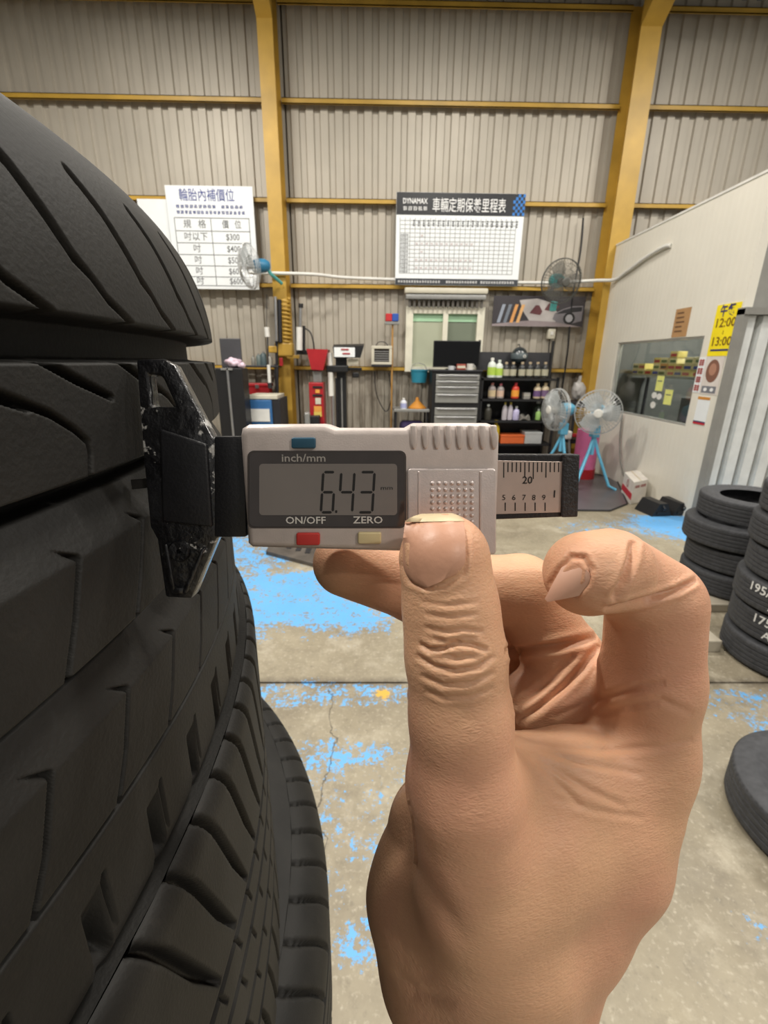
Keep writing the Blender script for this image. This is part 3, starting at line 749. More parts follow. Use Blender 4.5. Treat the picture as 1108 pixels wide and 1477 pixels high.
CREASES = [
    # thumb knuckle folds: polyline (picture px), depth mm, half width px, only skin nearer than
    ([(604, 928), (620, 937), (640, 935), (660, 928), (682, 930), (704, 938)], 1.15, 3.2, 95),
    ([(625, 921), (645, 926), (668, 920), (690, 922)], .6, 2.8, 95),
    ([(600, 946), (625, 960), (655, 968), (690, 962), (714, 946)], .85, 3.2, 95),
    ([(640, 945), (660, 950), (684, 946)], .6, 2.8, 95),
    ([(612, 905), (640, 911), (670, 908), (700, 912)], .5, 3.0, 95),
    ([(606, 974), (640, 988), (680, 986), (714, 970)], .6, 3.2, 95),
    ([(612, 996), (640, 1007), (680, 1005), (712, 992)], .4, 3.2, 95),
    ([(612, 886), (645, 890), (690, 886)], .35, 3.0, 95), ([(606, 868), (645, 873), (692, 868)], .25, 3.0, 95),
    # nail fold of thumb
    ([(578, 775), (580, 815), (592, 838), (615, 847), (645, 842), (668, 828), (673, 800), (671, 765)], .7, 3.6, 92),
    # thumb root / palm side valley
    ([(594, 1060), (586, 1130), (584, 1190), (594, 1245), (620, 1292), (662, 1345), (690, 1375)], .8, 15, 125),
    ([(728, 940), (760, 938), (800, 933), (862, 919)], 1.6, 5, 150),
    # web folds
    ([(752, 1062), (800, 1075), (870, 1082), (950, 1078), (1000, 1066)], .45, 5, 130),
    ([(765, 1085), (800, 1110), (850, 1140), (905, 1165)], .35, 5, 130),
    ([(775, 1100), (805, 1130), (840, 1165)], .35, 4.5, 130),
    ([(760, 1075), (830, 1098), (930, 1118)], .3, 4.5, 130),
    ([(800, 1150), (860, 1170), (930, 1180)], .2, 5, 130),
    # palm lines seen through the opening
    ([(745, 1042), (780, 1020), (815, 990), (842, 962), (864, 930)], 1.2, 5, 150),
    ([(742, 1020), (770, 1000), (800, 975), (830, 945)], .7, 5, 150),
    ([(800, 1035), (860, 1010), (920, 990), (960, 985)], .6, 5, 150),
    ([(835, 1040), (900, 1020), (955, 1010), (1000, 1030)], .4, 5, 150),
    # index joint lines
    ([(872, 880), (930, 866), (975, 852), (1006, 836)], 1.5, 4, 120),
    ([(914, 780), (911, 805), (900, 838), (884, 866)], 1.5, 5, 110),
    ([(792, 846), (806, 822), (824, 803), (843, 804), (852, 820), (847, 842), (828, 862)], .8, 3.4, 104),
        # wrist
    ([(560, 1395), (600, 1430), (660, 1450)], .4, 8, 130),
]
def skin_mat():
    m = mat('skin', (206, 160, 126), .5, 0, .1, 38, 0, spec=.35)
    nt = m.node_tree; b = nt.nodes['Principled BSDF']; src = b.inputs['Base Color'].links[0].from_socket
    tc = node(m, 'ShaderNodeTexCoord'); P = tc.outputs['Object']
    n = node(m, 'ShaderNodeTexNoise'); n.inputs['Scale'].default_value = 24; n.inputs['Detail'].default_value = 4
    nt.links.new(P, n.inputs['Vector'])
    mr = node(m, 'ShaderNodeMapRange'); mr.clamp = True
    for i, q in enumerate((.42, .68, 0., .55)): mr.inputs[i+1].default_value = q
    nt.links.new(n.outputs['Fac'], mr.inputs[0])
    mx = node(m, 'ShaderNodeMix', data_type='RGBA'); mx.inputs[7].default_value = (*lin((210, 146, 124)), 1)
    nt.links.new(mr.outputs[0], mx.inputs[0]); nt.links.new(src, mx.inputs[6]); nt.links.new(mx.outputs[2], b.inputs['Base Color'])
    b.inputs['Subsurface Weight'].default_value = .13; b.inputs['Subsurface Radius'].default_value = (.004, .0016, .0009); b.inputs['Subsurface Scale'].default_value = 1.
    v = node(m, 'ShaderNodeTexVoronoi', feature='DISTANCE_TO_EDGE'); v.inputs['Scale'].default_value = 1150
    mp = node(m, 'ShaderNodeMapping'); mp.inputs['Scale'].default_value = (.6, 1, 1.35); nt.links.new(P, mp.inputs['Vector'])
    n3 = node(m, 'ShaderNodeTexNoise'); n3.inputs['Scale'].default_value = 500; n3.inputs['Detail'].default_value = 5
    nt.links.new(mp.outputs[0], v.inputs['Vector']); nt.links.new(mp.outputs[0], n3.inputs['Vector'])
    ad = node(m, 'ShaderNodeMath', operation='MULTIPLY_ADD'); ad.inputs[1].default_value = .6
    nt.links.new(v.outputs['Distance'], ad.inputs[0]); nt.links.new(n3.outputs['Fac'], ad.inputs[2])
    bp = node(m, 'ShaderNodeBump'); bp.inputs['Strength'].default_value = .4; bp.inputs['Distance'].default_value = .0004
    nt.links.new(ad.outputs[0], bp.inputs['Height']); nt.links.new(bp.outputs[0], b.inputs['Normal'])
    return m
me_h, co_h, Dh, lo_h, h_h = build_hand()
def cam_to_world(c): return O + (np.asarray(c, float)/1000)@Bc.T
me_h.vertices.foreach_set('co', cam_to_world(co_h).ravel().astype(np.float32)); me_h.update()
hand_org = cam_to_world(hp(722, 1505, 116))
me_h.transform(Matrix.Translation(-Vector(hand_org)))
hand = mesh_obj('person', me_h, skin_mat(), smooth=180); hand.location = hand_org
tag(hand, 'bare hand pinching the silver gauge between thumb and curled fingers', 'person')
M_nail = mat('nail', (194, 146, 120), .42, 0, .06, 90, .05, 700, spec=.4)
M_nailtip = mat('nail_edge', (205, 186, 150), .4)
def nail(rows, lift, m, zmax, name='fingernail', thick=.45):
    """rows: list of (left px, right px) point pairs from free edge to cuticle; the plate follows the finger, a touch flatter"""
    nu = 13; pts = []
    for (l, r) in rows:
        row = []
        for i in range(nu):
            t = i/(nu-1); x = l[0]+(r[0]-l[0])*t; y = l[1]+(r[1]-l[1])*t
            z = front_depth(Dh, lo_h, h_h, x, y, zmax); row.append([x, y, z])
        zs = [q[2] for q in row if q[2] is not None]
        for q in row:
            if q[2] is None: q[2] = (max(zs) if zs else zmax)
        pts.append(row)
    A = np.array(pts)
    for it in range(3):   # relax so the plate is smooth
        B = A[..., 2].copy(); B[1:-1, 1:-1] = (A[:-2, 1:-1, 2]+A[2:, 1:-1, 2]+A[1:-1, :-2, 2]+A[1:-1, 2:, 2]+2*A[1:-1, 1:-1, 2])/6; A[..., 2] = B
    nv = len(rows); V = []; 
    for j in range(nv):
        for i in range(nu):
            e = min(i, nu-1-i)/(nu-1)*2; f_ = ss(np.array(min(1, e*3)))
            V.append(hp(A[j, i, 0], A[j, i, 1], A[j, i, 2]-lift*(.25+.75*f_)))
    top = [cam_to_world(v)-hand_org for v in V]; bot = [cam_to_world(v+np.array([0, 0, thick]))-hand_org for v in V]
    N = nu*nv; fs = []
    for j in range(nv-1):
        for i in range(nu-1):
            a = j*nu+i; fs += [(a, a+1, a+nu+1, a+nu), (N+a, N+a+nu, N+a+nu+1, N+a+1)]
    rim = [i for i in range(nu)] + [j*nu+nu-1 for j in range(1, nv)] + [(nv-1)*nu+i for i in range(nu-2, -1, -1)] + [j*nu for j in range(nv-2, 0, -1)]
    for a, b in zip(rim, rim[1:]+rim[:1]): fs.append((a, b, N+b, N+a))
    return MB().add(top+bot, fs).build(name, m, hand, smooth=50)
def nail_rows(outline_l, outline_r): return list(zip(outline_l, outline_r))
rows = []
for t in np.linspace(0, 1, 13):
    y = 751+(846-751)*t
    w = 1 if t < .62 else math.sqrt(max(0.02, 1-((t-.62)/.40)**2))
    c = 626.5; hw = 45*w*(.93+.07*min(1, t*4))
    rows.append(((c-hw, y+3*t), (c+hw, y-9*t)))
nail(rows, .55, M_nail, 100)
nail([((608, 741), (652, 740)), ((598, 744), (661, 743)), ((590, 748), (667, 747)), ((584, 753), (670, 751.5))], .6, M_nailtip, 100, 'nail_edge')
# pointed nail of the curled index finger: a plate arched across its own axis
tipn, basen = np.array([788., 866.]), np.array([847., 823.])
zb_ = front_depth(Dh, lo_h, h_h, 838, 828, 106) - .45; zt_ = front_depth(Dh, lo_h, h_h, 812, 848, 106) + .6
Tn, Bn = hp(*tipn, zt_), hp(*basen, zb_); axn = (Bn-Tn)/np.linalg.norm(Bn-Tn); Ln = np.linalg.norm(Bn-Tn)
vw_ = (Tn+Bn)/2; vw_ = vw_/np.linalg.norm(vw_); sd = np.cross(axn, vw_); sd = sd/np.linalg.norm(sd); nn_ = np.cross(sd, axn); nn_ = nn_ if nn_@vw_ < 0 else -nn_
V = []; nu, nv = 11, 15
for j in range(nv):
    t = j/(nv-1); wd = 3.3*(min(1., .12+1.35*t) if t < .62 else math.sqrt(max(.02, 1-((t-.62)/.385)**2)))
    for i in range(nu):
        s_ = 2*i/(nu-1)-1; V.append(Tn+axn*Ln*t+sd*wd*s_+nn_*(1.5*(1-(s_*wd/3.3)**2)-1.45+.4*math.sin(PI*t)))
top = [cam_to_world(v)-hand_org for v in V]; bot = [cam_to_world(v-nn_*.5)-hand_org for v in V]; N = nu*nv; fs = []
for j in range(nv-1):
    for i in range(nu-1): a = j*nu+i; fs += [(a, a+1, a+nu+1, a+nu), (N+a, N+a+nu, N+a+nu+1, N+a+1)]
rim = [i for i in range(nu)] + [j*nu+nu-1 for j in range(1, nv)] + [(nv-1)*nu+i for i in range(nu-2, -1, -1)] + [j*nu for j in range(nv-2, 0, -1)]
for a, b in zip(rim, rim[1:]+rim[:1]): fs.append((a, b, N+b, N+a))
MB().add(top+bot, fs).build('fingernail', mat('nail_pale', (200, 158, 136), .38, 0, .08, 90), hand, smooth=50)

# ================================================================== WORKSHOP PROPS
def thing(name, label, cat, loc=(0, 0, 0), rz=0., group=None): return tag(empty(name, loc, rz), label, cat, group)
XR, ZR = (1, 0, 0), (0, 0, 1)
def rectq(mb, x0, x1, z0, z1, y): return mb.add([(x0, y, z0), (x1, y, z0), (x1, y, z1), (x0, y, z1)], [(0, 1, 2, 3)])
M_bluei = mat('blue_ink', (44, 62, 140), .6); M_grayi = mat('grey_ink', (92, 94, 98), .6); M_reds = mat('red_ink', (190, 70, 64), .6); M_whitei = mat('white_ink', (235, 235, 235), .6)
def small_print(name, x0, x1, z0, z1, y, n, m, parent, seed=1, gaps=()):
    """a line of print too small to read: strokes in character cells"""
    rg = random.Random(seed); g = MB(); w = (x1-x0)/n; h = z1-z0
    for i in range(n):
        if i in gaps: continue
        a = x0+i*w+.08*w
        for k in range(3): zz = z0+h*(.08+.32*k+rg.uniform(-.05, .05)); rectq(g, a+rg.uniform(0, .2)*w, a+rg.uniform(.6, .84)*w, zz, zz+h*.16, y)
        for k in range(2): xx = a+w*(.15+.4*k+rg.uniform(-.08, .08)); rectq(g, xx, xx+w*.14, z0+h*rg.uniform(0, .15), z1-h*rg.uniform(0, .15), y)
    return g.build(name, m, parent)
# ---------------- price sign
def flat_sign(name, label, cat, x0, y0, x1, y1, Y, m, th=.012):
    a = hy(x0, (y0+y1)/2, Y); b = hy(x1, (y0+y1)/2, Y); zt = hy((x0+x1)/2, y0, Y)[2]; zb = hy((x0+x1)/2, y1, Y)[2]
    t = thing(name, label, cat, (a[0], Y, zb)); w, h = b[0]-a[0], zt-zb
    MB().bbox(0, w, 0, th, 0, h, .002, 1).build('board', m, t)
    return t, w, h
M_sign = mat('sign_white', (236, 240, 242), .4, 0, .02)
t, w, h = flat_sign('price_sign', 'white tire repair price sign with blue title left of the yellow column', 'sign', 246, 268, 369, 417, 6.86, M_sign)
e = -.002
text('lettering', '輪胎內補價位', (w*.47, e, h*.905), XR, ZR, .15, M_bluei, t, .004, w*.63)
small_print('lettering', w*.1, w*.88, h*.79, h*.825, e, 15, M_bluei, t, 3, (9,)); small_print('lettering', w*.1, w*.9, h*.735, h*.77, e, 17, M_bluei, t, 5)
g = MB()
rows_z = [.70, .575, .46, .345, .235, .125, .035]
for q in rows_z: rectq(g, w*.07, w*.94, h*q-.004, h*q+.004, e)
for q in (.07, .49, .935): rectq(g, w*q-.004, w*q+.004, h*.035, h*.70, e)
g.build('table_lines', M_grayi, t)
for q, (a, b) in zip((.637, .517, .402, .29, .18, .08), (('規   格', '價   位'), ('吋以下', '$300'), ('吋', '$400'), ('吋', '$500'), ('吋', '$600'), ('吋', '$600'))):
    text('lettering', a, (w*.3, e, h*q), XR, ZR, .105, M_grayi, t, .003); text('lettering', b, (w*.73, e, h*q), XR, ZR, .105, M_grayi, t, .006, squeeze=.85)
flat_sign('notice_board', 'plain white board peeking out behind the price sign', 'board', 205, 287, 246, 400, 6.885, M_sign)
# ---------------- maintenance chart
t, w, h = flat_sign('maintenance_chart', 'mileage chart sign with black header and blue checks above the window', 'sign', 571, 278, 753, 412, 6.86, M_sign)
M_hd = mat('header_black', (24, 26, 32), .35)
MB().box(0.003, w-.003, -.003, 0, h*.765, h-.003).build('header', M_hd, t); MB().box(.003, w-.003, -.003, 0, .003, h*.075).build('footer', mat('footer_dark', (52, 56, 62), .4), t)
text('lettering', '車輛定期保養里程表', (w*.565, -.005, h*.86), XR, ZR, .17, M_whitei, t, .004, w*.57)
text('lettering', 'DYNAMAX', (w*.145, -.005, h*.905), XR, ZR, .085, M_whitei, t, .02, w*.19); small_print('lettering', w*.05, w*.245, h*.81, h*.855, -.005, 5, M_whitei, t, 9)
g = MB(); rg = random.Random(4)
for i in range(7):
    for j in range(7):
        if (i+j) % 2 == 0 and i > 1+abs(j-2)*.5-rg.random(): rectq(g, w*.87+i*w*.0185, w*.87+(i+1)*w*.0185, h*.77+j*h*.032, h*.77+(j+1)*h*.032, -.005)
g.build('blue_checks', mat('check_blue', (40, 120, 200), .4), t)
small_print('lettering', w*.02, w*.97, h*.025, h*.055, -.005, 44, M_whitei, t, 12, (16, 17, 30))
g = MB()
for i in range(14): z = h*(.13+.044*i); rectq(g, w*.03, w*.94, z, z+.0055, e)
for i in range(24): x = w*(.03+.0396*i); rectq(g, x, x+.0055, h*.13, h*.735, e)
g.build('table_lines', mat('line_grey', (120, 122, 120), .6), t)
for i in range(10): small_print('row_label', w*.035, w*.1, h*(.14+.044*i), h*(.14+.044*i)+h*.028, e, 4, M_grayi, t, 40+i)
for i in range(22): x = w*(.13+.0385*i); small_print('column_label', x, x+w*.02, h*.64, h*.72, e, 1, M_grayi, t, 70+i)
for r_, cols in ((3, range(3, 15)), (5, [4]), (7, range(3, 15)), (9, [4]), (1, range(3, 15))):
    g = MB()
    for c_ in cols:
        x = w*(.035+.0396*c_); z = h*(.136+.044*r_)
        for s_ in (0, 1):
            a = (x, z) if s_ else (x, z+.03); b = (x+.035, z+.03) if s_ else (x+.035, z)
            g.add([(a[0], e, a[1]), (a[0]+.006, e, a[1]), (b[0]+.006, e, b[1]), (b[0], e, b[1])], [(0, 1, 2, 3)])
    g.build('row_marks', mat('mark_rose', (150, 100, 100), .6), t)['kind'] = 'stuff'
# ---------------- car poster
t, w, h = flat_sign('car_poster', 'dark landscape poster with spark plugs and a grey car', 'poster', 711, 427, 843, 471, 6.9, mat('poster_dark', (58, 54, 58), .35), .006)
def poly2(pts, m, y, nm): g = MB(); g.add([(x*w, y, z*h) for x, z in pts], [tuple(range(len(pts)))]); g.build(nm, m, t)
poly2([(.28, .86), (.47, .92), (.62, .8), (.7, .5), (.7, .06), (.44, .06), (.33, .5)], mat('poster_pale', (186, 180, 178), .4), -.002, 'pale_panel')
poly2([(.0, 0.), (.98, 0), (.7, .16), (.4, .2), (0, .07)], mat('poster_floor', (150, 138, 140), .4), -.003, 'pale_floor')
for x, c in ((.05, (150, 158, 172)), (.12, (120, 128, 140)), (.19, (222, 160, 96)), (.26, (230, 180, 120))):
    poly2([(x, .12), (x+.035, .12), (x+.085, .72), (x+.05, .72)], mat('plug_%d' % c[0], c, .4), -.004, 'spark_plug')
poly2([(.40, .44), (.46, .7), (.5, .7), (.54, .5), (.52, .38)], mat('poster_wine', (104, 62, 66), .4), -.004, 'engine_part')
poly2([(.56, .55), (.6, .76), (.66, .8), (.72, .66), (.66, .5)], mat('poster_wine', (104, 62, 66), .4), -.004, 'engine_part')
poly2([(.66, .25), (.68, .45), (.76, .58), (.86, .68), (.98, .7), (.98, .2), (.84, .08), (.72, .14)], mat('poster_car', (128, 124, 130), .35), -.005, 'car_body')
poly2([(.69, .42), (.77, .56), (.86, .64), (.97, .66), (.97, .52), (.84, .46)], mat('poster_glass', (40, 40, 46), .3), -.006, 'car_window')
poly2([(.84+.065*math.cos(a), .28+.2*math.sin(a)) for a in np.linspace(0, 2*PI, 16, endpoint=False)], mat('poster_wheel', (30, 30, 34), .4), -.007, 'car_wheel')
poly2([(.84+.04*math.cos(a), .28+.13*math.sin(a)) for a in np.linspace(0, 2*PI, 12, endpoint=False)], mat('poster_hub', (170, 170, 176), .4), -.008, 'wheel_hub')
# ---------------- back window with roller box
a, b = hy(586, 442, 6.93), hy(693, 535, 6.93)
x0, x1, z0, z1 = a[0], b[0], b[2]-.02, a[2]
wn = empty('window_2'); tag(wn, 'cream framed sliding window in the corrugated wall', kind='structure')
M_wf = mat('window_cream', (222, 218, 200), .45)
for q in ((x0, x0+.1, z0, z1), (x1-.1, x1, z0, z1), (x0+.1, x1-.1, z1-.09, z1), (x0+.1, x1-.1, z0, z0+.07), ((x0+x1)/2-.03, (x0+x1)/2+.04, z0+.07, z1-.09)):
    MB().box(q[0], q[1], 6.9, 7.0, q[2], q[3]).build('window_frame', M_wf, wn)
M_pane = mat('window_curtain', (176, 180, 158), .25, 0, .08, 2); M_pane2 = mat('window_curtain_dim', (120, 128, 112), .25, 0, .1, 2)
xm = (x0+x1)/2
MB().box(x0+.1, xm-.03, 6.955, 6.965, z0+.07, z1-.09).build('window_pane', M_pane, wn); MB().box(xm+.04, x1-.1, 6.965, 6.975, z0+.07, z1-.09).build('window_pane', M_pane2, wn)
M_mint = mat('pelmet_mint', (166, 206, 170), .5)
MB().box(x0+.1, xm-.03, 6.945, 6.955, z1-.19, z1-.09).build('pelmet', M_mint, wn); MB().box(xm+.04, x1-.1, 6.955, 6.965, z1-.19, z1-.09).build('pelmet', M_mint, wn)
a, b = hy(584, 414, 6.78), hy(704, 430, 6.78)
t = thing('roller_box', 'pale horizontal roller blind housing above the cream window', 'blind', (0, 0, 0))
MB().bbox(a[0], b[0], 6.78, 6.93, b[2]+.05, a[2], .02).build('housing', M_cream, t, smooth=40); MB().bbox(a[0]+.02, b[0]-.02, 6.8, 6.92, b[2]-.02, b[2]+.045, .01).build('bottom_rail', M_gray, t, smooth=40)
g = MB()
for i in range(16): x = a[0]+.06+i*(b[0]-a[0]-.14)/15; g.box(x, x+.03, 6.84, 6.86, b[2]-.12, b[2]-.02)
g.build('blind_teeth', mat('blind_dark', (88, 84, 78), .6), t)
# ---------------- conduit along the wall rail
zc = 2.52
def sub(p, n=6):
    """smooth a polyline"""
    p = [np.array(q, float) for q in p]; out = []
    for i in range(len(p)-1):
        p0, p1, p2, p3 = p[max(i-1, 0)], p[i], p[i+1], p[min(i+2, len(p)-1)]
        for k in range(n):
            s_ = k/n; out.append(.5*((2*p1)+(-p0+p2)*s_+(2*p0-5*p1+4*p2-p3)*s_**2+(-p0+3*p1-3*p2+p3)*s_**3))
    return out+[p[-1]]
tag(MB().tube(sub([(-1.7, 6.62, zc+.02), (-.9, 6.66, zc+.02), (-.4, 6.9, zc+.02), (.8, 6.9, zc), (2.2, 6.9, zc-.01), (2.9, 6.66, zc-.01), (3.07, 6.5, zc-.02), (3.07, 6.2, zc+.03), (3.07, 5.85, zc+.1), (3.07, 5.5, zc+.14), (3.09, 5.4, zc+.13)]), .021, 8).build('conduit', M_white, smooth=60),
    'white conduit running along the yellow rail and onto the partition', 'conduit')
# ---------------- fans
M_guard = mat('fan_guard', (196, 198, 198), .35, .4); M_guardd = mat('fan_guard_dark', (92, 92, 88), .5, .2)
M_blade = mat('fan_blade', (190, 196, 198), .35, 0, .03, 3, alpha=.8); M_bladed = mat('fan_blade_dark', (96, 96, 92), .4, alpha=.6)
def fan_head(parent, rad, mg, mbld, mhub, mm, dep=.12, spokes=44):
    """fan head facing -Y at the parent's origin"""
    g = MB()
    for rr, yy in ((1, 0), (.985, -.035), (.8, -.62*dep), (.55, -.85*dep), (.3, -dep), (1, .02), (.75, .07), (.45, .09)):
        g.tube([(rad*rr*math.cos(q), yy, rad*rr*math.sin(q)) for q in np.linspace(0, 2*PI, 37)], rad*(.022 if rr == 1 else .009), 5, False)
    for i in range(spokes):
        q = 2*PI*i/spokes; c, s_ = math.cos(q), math.sin(q)
        g.tube([(rad*r_*c, y_, rad*r_*s_) for r_, y_ in ((.2, -dep), (.55, -.85*dep), (.8, -.62*dep), (.985, -.035), (1, .0))], rad*.009, 4, False)
        if i % 2 == 0: g.tube([(rad*r_*c, y_, rad*r_*s_) for r_, y_ in ((.3, .1), (.75, .07), (1, .02))], rad*.0065, 4, False)
    g.build('guard', mg, parent)
    MB().lathe([(0.001, -dep-.012), (rad*.16, -dep-.01), (rad*.2, -dep), (rad*.2, -dep+.012), (.001, -dep+.012)], n=24, axis='y').build('hub_badge', mhub, parent, smooth=40)
    for k in range(3):
        g = MB(); vs = []
        for i in range(7):
            r_ = rad*(.14+.78*i/6)
            for j in range(5):
                q = 2*PI*k/3 + (j/4-.5)*1.7*(.55+.45*math.sin(PI*min(1, .2+i/6))) ; vs.append((r_*math.cos(q), -.02-.03*(j/4-.5)*2, r_*math.sin(q)))
        fs = [(i*5+j, i*5+j+1, (i+1)*5+j+1, (i+1)*5+j) for i in range(6) for j in range(4)]
        g.add(vs, fs).build('blade', mbld, parent, smooth=60)
    MB().lathe([(.001, -.05), (rad*.15, -.05), (rad*.16, .03), (.001, .03)], n=20, axis='y').build('hub', mhub, parent, smooth=40)
    MB().lathe([(.001, .06), (rad*.3, .07), (rad*.33, .1), (rad*.31, .2), (rad*.2, .25), (.001, .26)], n=20, axis='y').build('motor', mm, parent, smooth=40)
c = hy(810, 406, 6.45); t = thing('wall_fan', 'dark grey wall fan mounted above the car poster', 'fan', c, math.radians(8))
t.rotation_euler = (math.radians(12), 0, math.radians(8)); fan_head(t, .262, M_guardd, M_bladed, M_guardd, mat('motor_teal', (64, 150, 150), .4))
MB().tube([(0, .16, 0), (0, .22, -.12), (0, .38, -.16)], .025, 8).build('bracket', M_dark, t); MB().bbox(-.04, .04, .05, .1, -.36, -.24, .01).build('switch_box', mat('switch_teal', (90, 178, 176), .4), t)
c = hy(360, 384, 6.3); t = thing('wall_fan', 'pale wall fan turned sideways in front of the price sign', 'fan', c)
t.rotation_euler = (math.radians(8), 0, math.radians(-58)); fan_head(t, .25, M_guard, M_blade, M_guard, mat('motor_blue', (48, 120, 158), .4))
MB().tube([(0, .2, 0), (0, .26, -.1), (-.1, .42, -.2)], .022, 8).build('bracket', mat('switch_teal', (90, 178, 176)), t)
def stand_fan(px, py, Y, rad, rz, label, tilt, hub):
    c = hy(px, py, Y); t = thing('pedestal_fan', label, 'fan', (c[0], c[1], 0), 0, None)
    hd = empty('fan_head', (0, 0, c[2])); hd.parent = t; hd.rotation_euler = (math.radians(tilt), 0, math.radians(rz))
    fan_head(hd, rad, M_guard, M_blade, hub, M_cyan, .1)
    sx, cx = math.sin(math.radians(rz)), math.cos(math.radians(rz)); bx, by = -sx*.14, cx*.14
    MB().tube([(bx, by, c[2]-.05), (bx, by, .42)], .026, 10).build('pole', M_cyan, t, smooth=50)
    MB().bbox(bx-.045, bx+.045, by-.05, by+.05, c[2]-.3, c[2]-.16, .01).build('control_box', M_cyan, t)
    for k in range(3):
        q = math.radians(rz)+PI*.5+2*PI*k/3+.5; d = np.array([math.cos(q), math.sin(q)])
        MB().tube([(bx+d[0]*.01, by+d[1]*.01, .62), (bx+d[0]*.07, by+d[1]*.07, .45), (bx+d[0]*.24, by+d[1]*.24, .06), (bx+d[0]*.33, by+d[1]*.33, .018)], .018, 8).build('leg', M_cyan, t, smooth=50)
    return t
stand_fan(802, 591, 5.55, .245, -76, 'pale pedestal fan with blue legs turned side on by the black shelf', 0, M_white)
stand_fan(863, 595, 5.25, .25, -24, 'pale pedestal fan with blue legs facing out beside the white partition', 3, M_white)
# ---------------- bottles
def bottle(name, label, group, px, py0, py1, Y, mb_, mc, ml=None, fat=.3, shape=0, cat='bottle'):
    a, b = hy(px, py0, Y), hy(px, py1, Y); H_ = a[2]-b[2]; r_ = H_*fat
    t = thing(name, label, cat, (b[0], Y, b[2]), 0, group)
    if shape == 0: pr = [(.001, 0), (r_*.95, 0), (r_, H_*.04), (r_, H_*.62), (r_*.8, H_*.74), (r_*.36, H_*.82), (r_*.34, H_*.88)]
    else: pr = [(.001, 0), (r_*.97, 0), (r_, H_*.03), (r_, H_*.75), (r_*.7, H_*.86), (r_*.3, H_*.9)]
    MB().lathe(pr+[(.001, pr[-1][1])], n=16).build('body', mb_, t, smooth=50)
    MB().lathe([(.001, H_*.86), (r_*.42, H_*.86), (r_*.42, H_), (.001, H_)], n=14).build('cap', mc, t, smooth=40)
    if ml: MB().lathe([(r_*1.01, H_*.12), (r_*1.012, H_*.13), (r_*1.012, H_*.52), (r_*1.01, H_*.53)], n=16).build('bottle_label', ml, t, smooth=50)
    return t
# ---------------- black shelf rack with bottles
YS = 6.42
a, b = hy(697, 512, YS), hy(795, 640, YS); sx0, sx1 = a[0], b[0]
M_rack = mat('rack_black', (30, 30, 32), .5)
t = thing('shelf_rack', 'black shelf rack full of bottles beside the tool cabinet', 'rack', (0, 0, 0))
lv = [hy(744, q, YS)[2] for q in (546, 576, 607, 640)] + [.12]
for z in lv: MB().box(sx0, sx1, YS-.02, YS+.36, z-.025, z).build('shelf_board', M_rack, t)
for x in (sx0, sx1-.03):
    for y in (YS-.02, YS+.33): MB().box(x, x+.03, y, y+.03, 0, lv[0]+(.5 if y > YS else .02)).build('post', M_rack, t)
zt = hy(744, 508, YS+.36)[2]; MB().box(sx0, sx1-.02, YS+.36, YS+.38, 0.1, lv[0]).build('back_sheet', M_rack, t); MB().box(sx0, sx1-.02, YS+.36, YS+.38, lv[0]+.1, zt).build('top_board', mat('rack_board', (52, 52, 56), .5), t)
M_jug = mat('jug_white', (214, 222, 214), .4); M_lime = mat('jug_lime', (176, 206, 84), .5); M_bdark = mat('bottle_dark', (44, 46, 48), .3); M_tan = mat('cap_tan', (186, 168, 140), .5); M_lab = mat('label_pale', (176, 172, 150), .5)
bottle('spray_jug', 'white jug with lime label at the left end of the top shelf', None, 708.5, 516, 544.5, YS+.06, M_jug, M_white, M_lime, .22)
bottle('spray_jug', 'white jug with lime label, second on the top shelf', None, 719, 519, 544.5, YS+.06, M_jug, M_jug, M_lime, .22)
for i, px in enumerate((729, 739, 752, 763, 774, 785)):
    bottle('oil_bottle', ['dark oil bottle just right of the lime jugs', 'dark oil bottle under the round black helmet, nearer the jugs', 'dark oil bottle under the right side of the helmet', 'third dark oil bottle from the right end of the top shelf', 'second dark oil bottle from the right end of the top shelf', 'dark oil bottle at the right end of the top shelf'][i],
           'dark bottles on the top shelf', px, 522, 544.5, YS+.07, M_bdark, M_tan, M_lab, .235)
for i, (px, c, cc, l, lb) in enumerate(((709, (150, 140, 138), (170, 110, 104), (206, 186, 150), 'grey bottle with tan label at the left end of the second shelf'), (721, (150, 142, 140), (180, 100, 110), (208, 180, 160), 'grey bottle with rose cap, second on the second shelf'),
                                    (742.5, (205, 62, 48), (200, 50, 60), (236, 160, 60), 'bright red and orange bottle on the second shelf'), (774, (206, 190, 160), (210, 190, 150), (110, 84, 130), 'beige bottle with purple label on the second shelf'), (785, (206, 190, 160), (210, 190, 150), (120, 96, 130), 'beige bottle at the right end of the second shelf'))):
    bottle('bottle', lb, None, px, 552+i % 2, 574.5, YS+.06, mat('b2_%d' % i, c, .4), mat('c2_%d' % i, cc, .4), mat('l2_%d' % i, l, .5), .25)
a = hy(761, 566, YS+.05); g = thing('parts_box', 'small grey carton in the middle of the second shelf', 'box', (a[0], YS+.05, lv[1])); MB().bbox(-.045, .045, 0, .1, 0, .085, .004).build('carton', mat('carton_grey', (150, 146, 140), .7), g); MB().box(-.046, .046, -.001, .1, .05, .056).build('tape', M_cream, g)
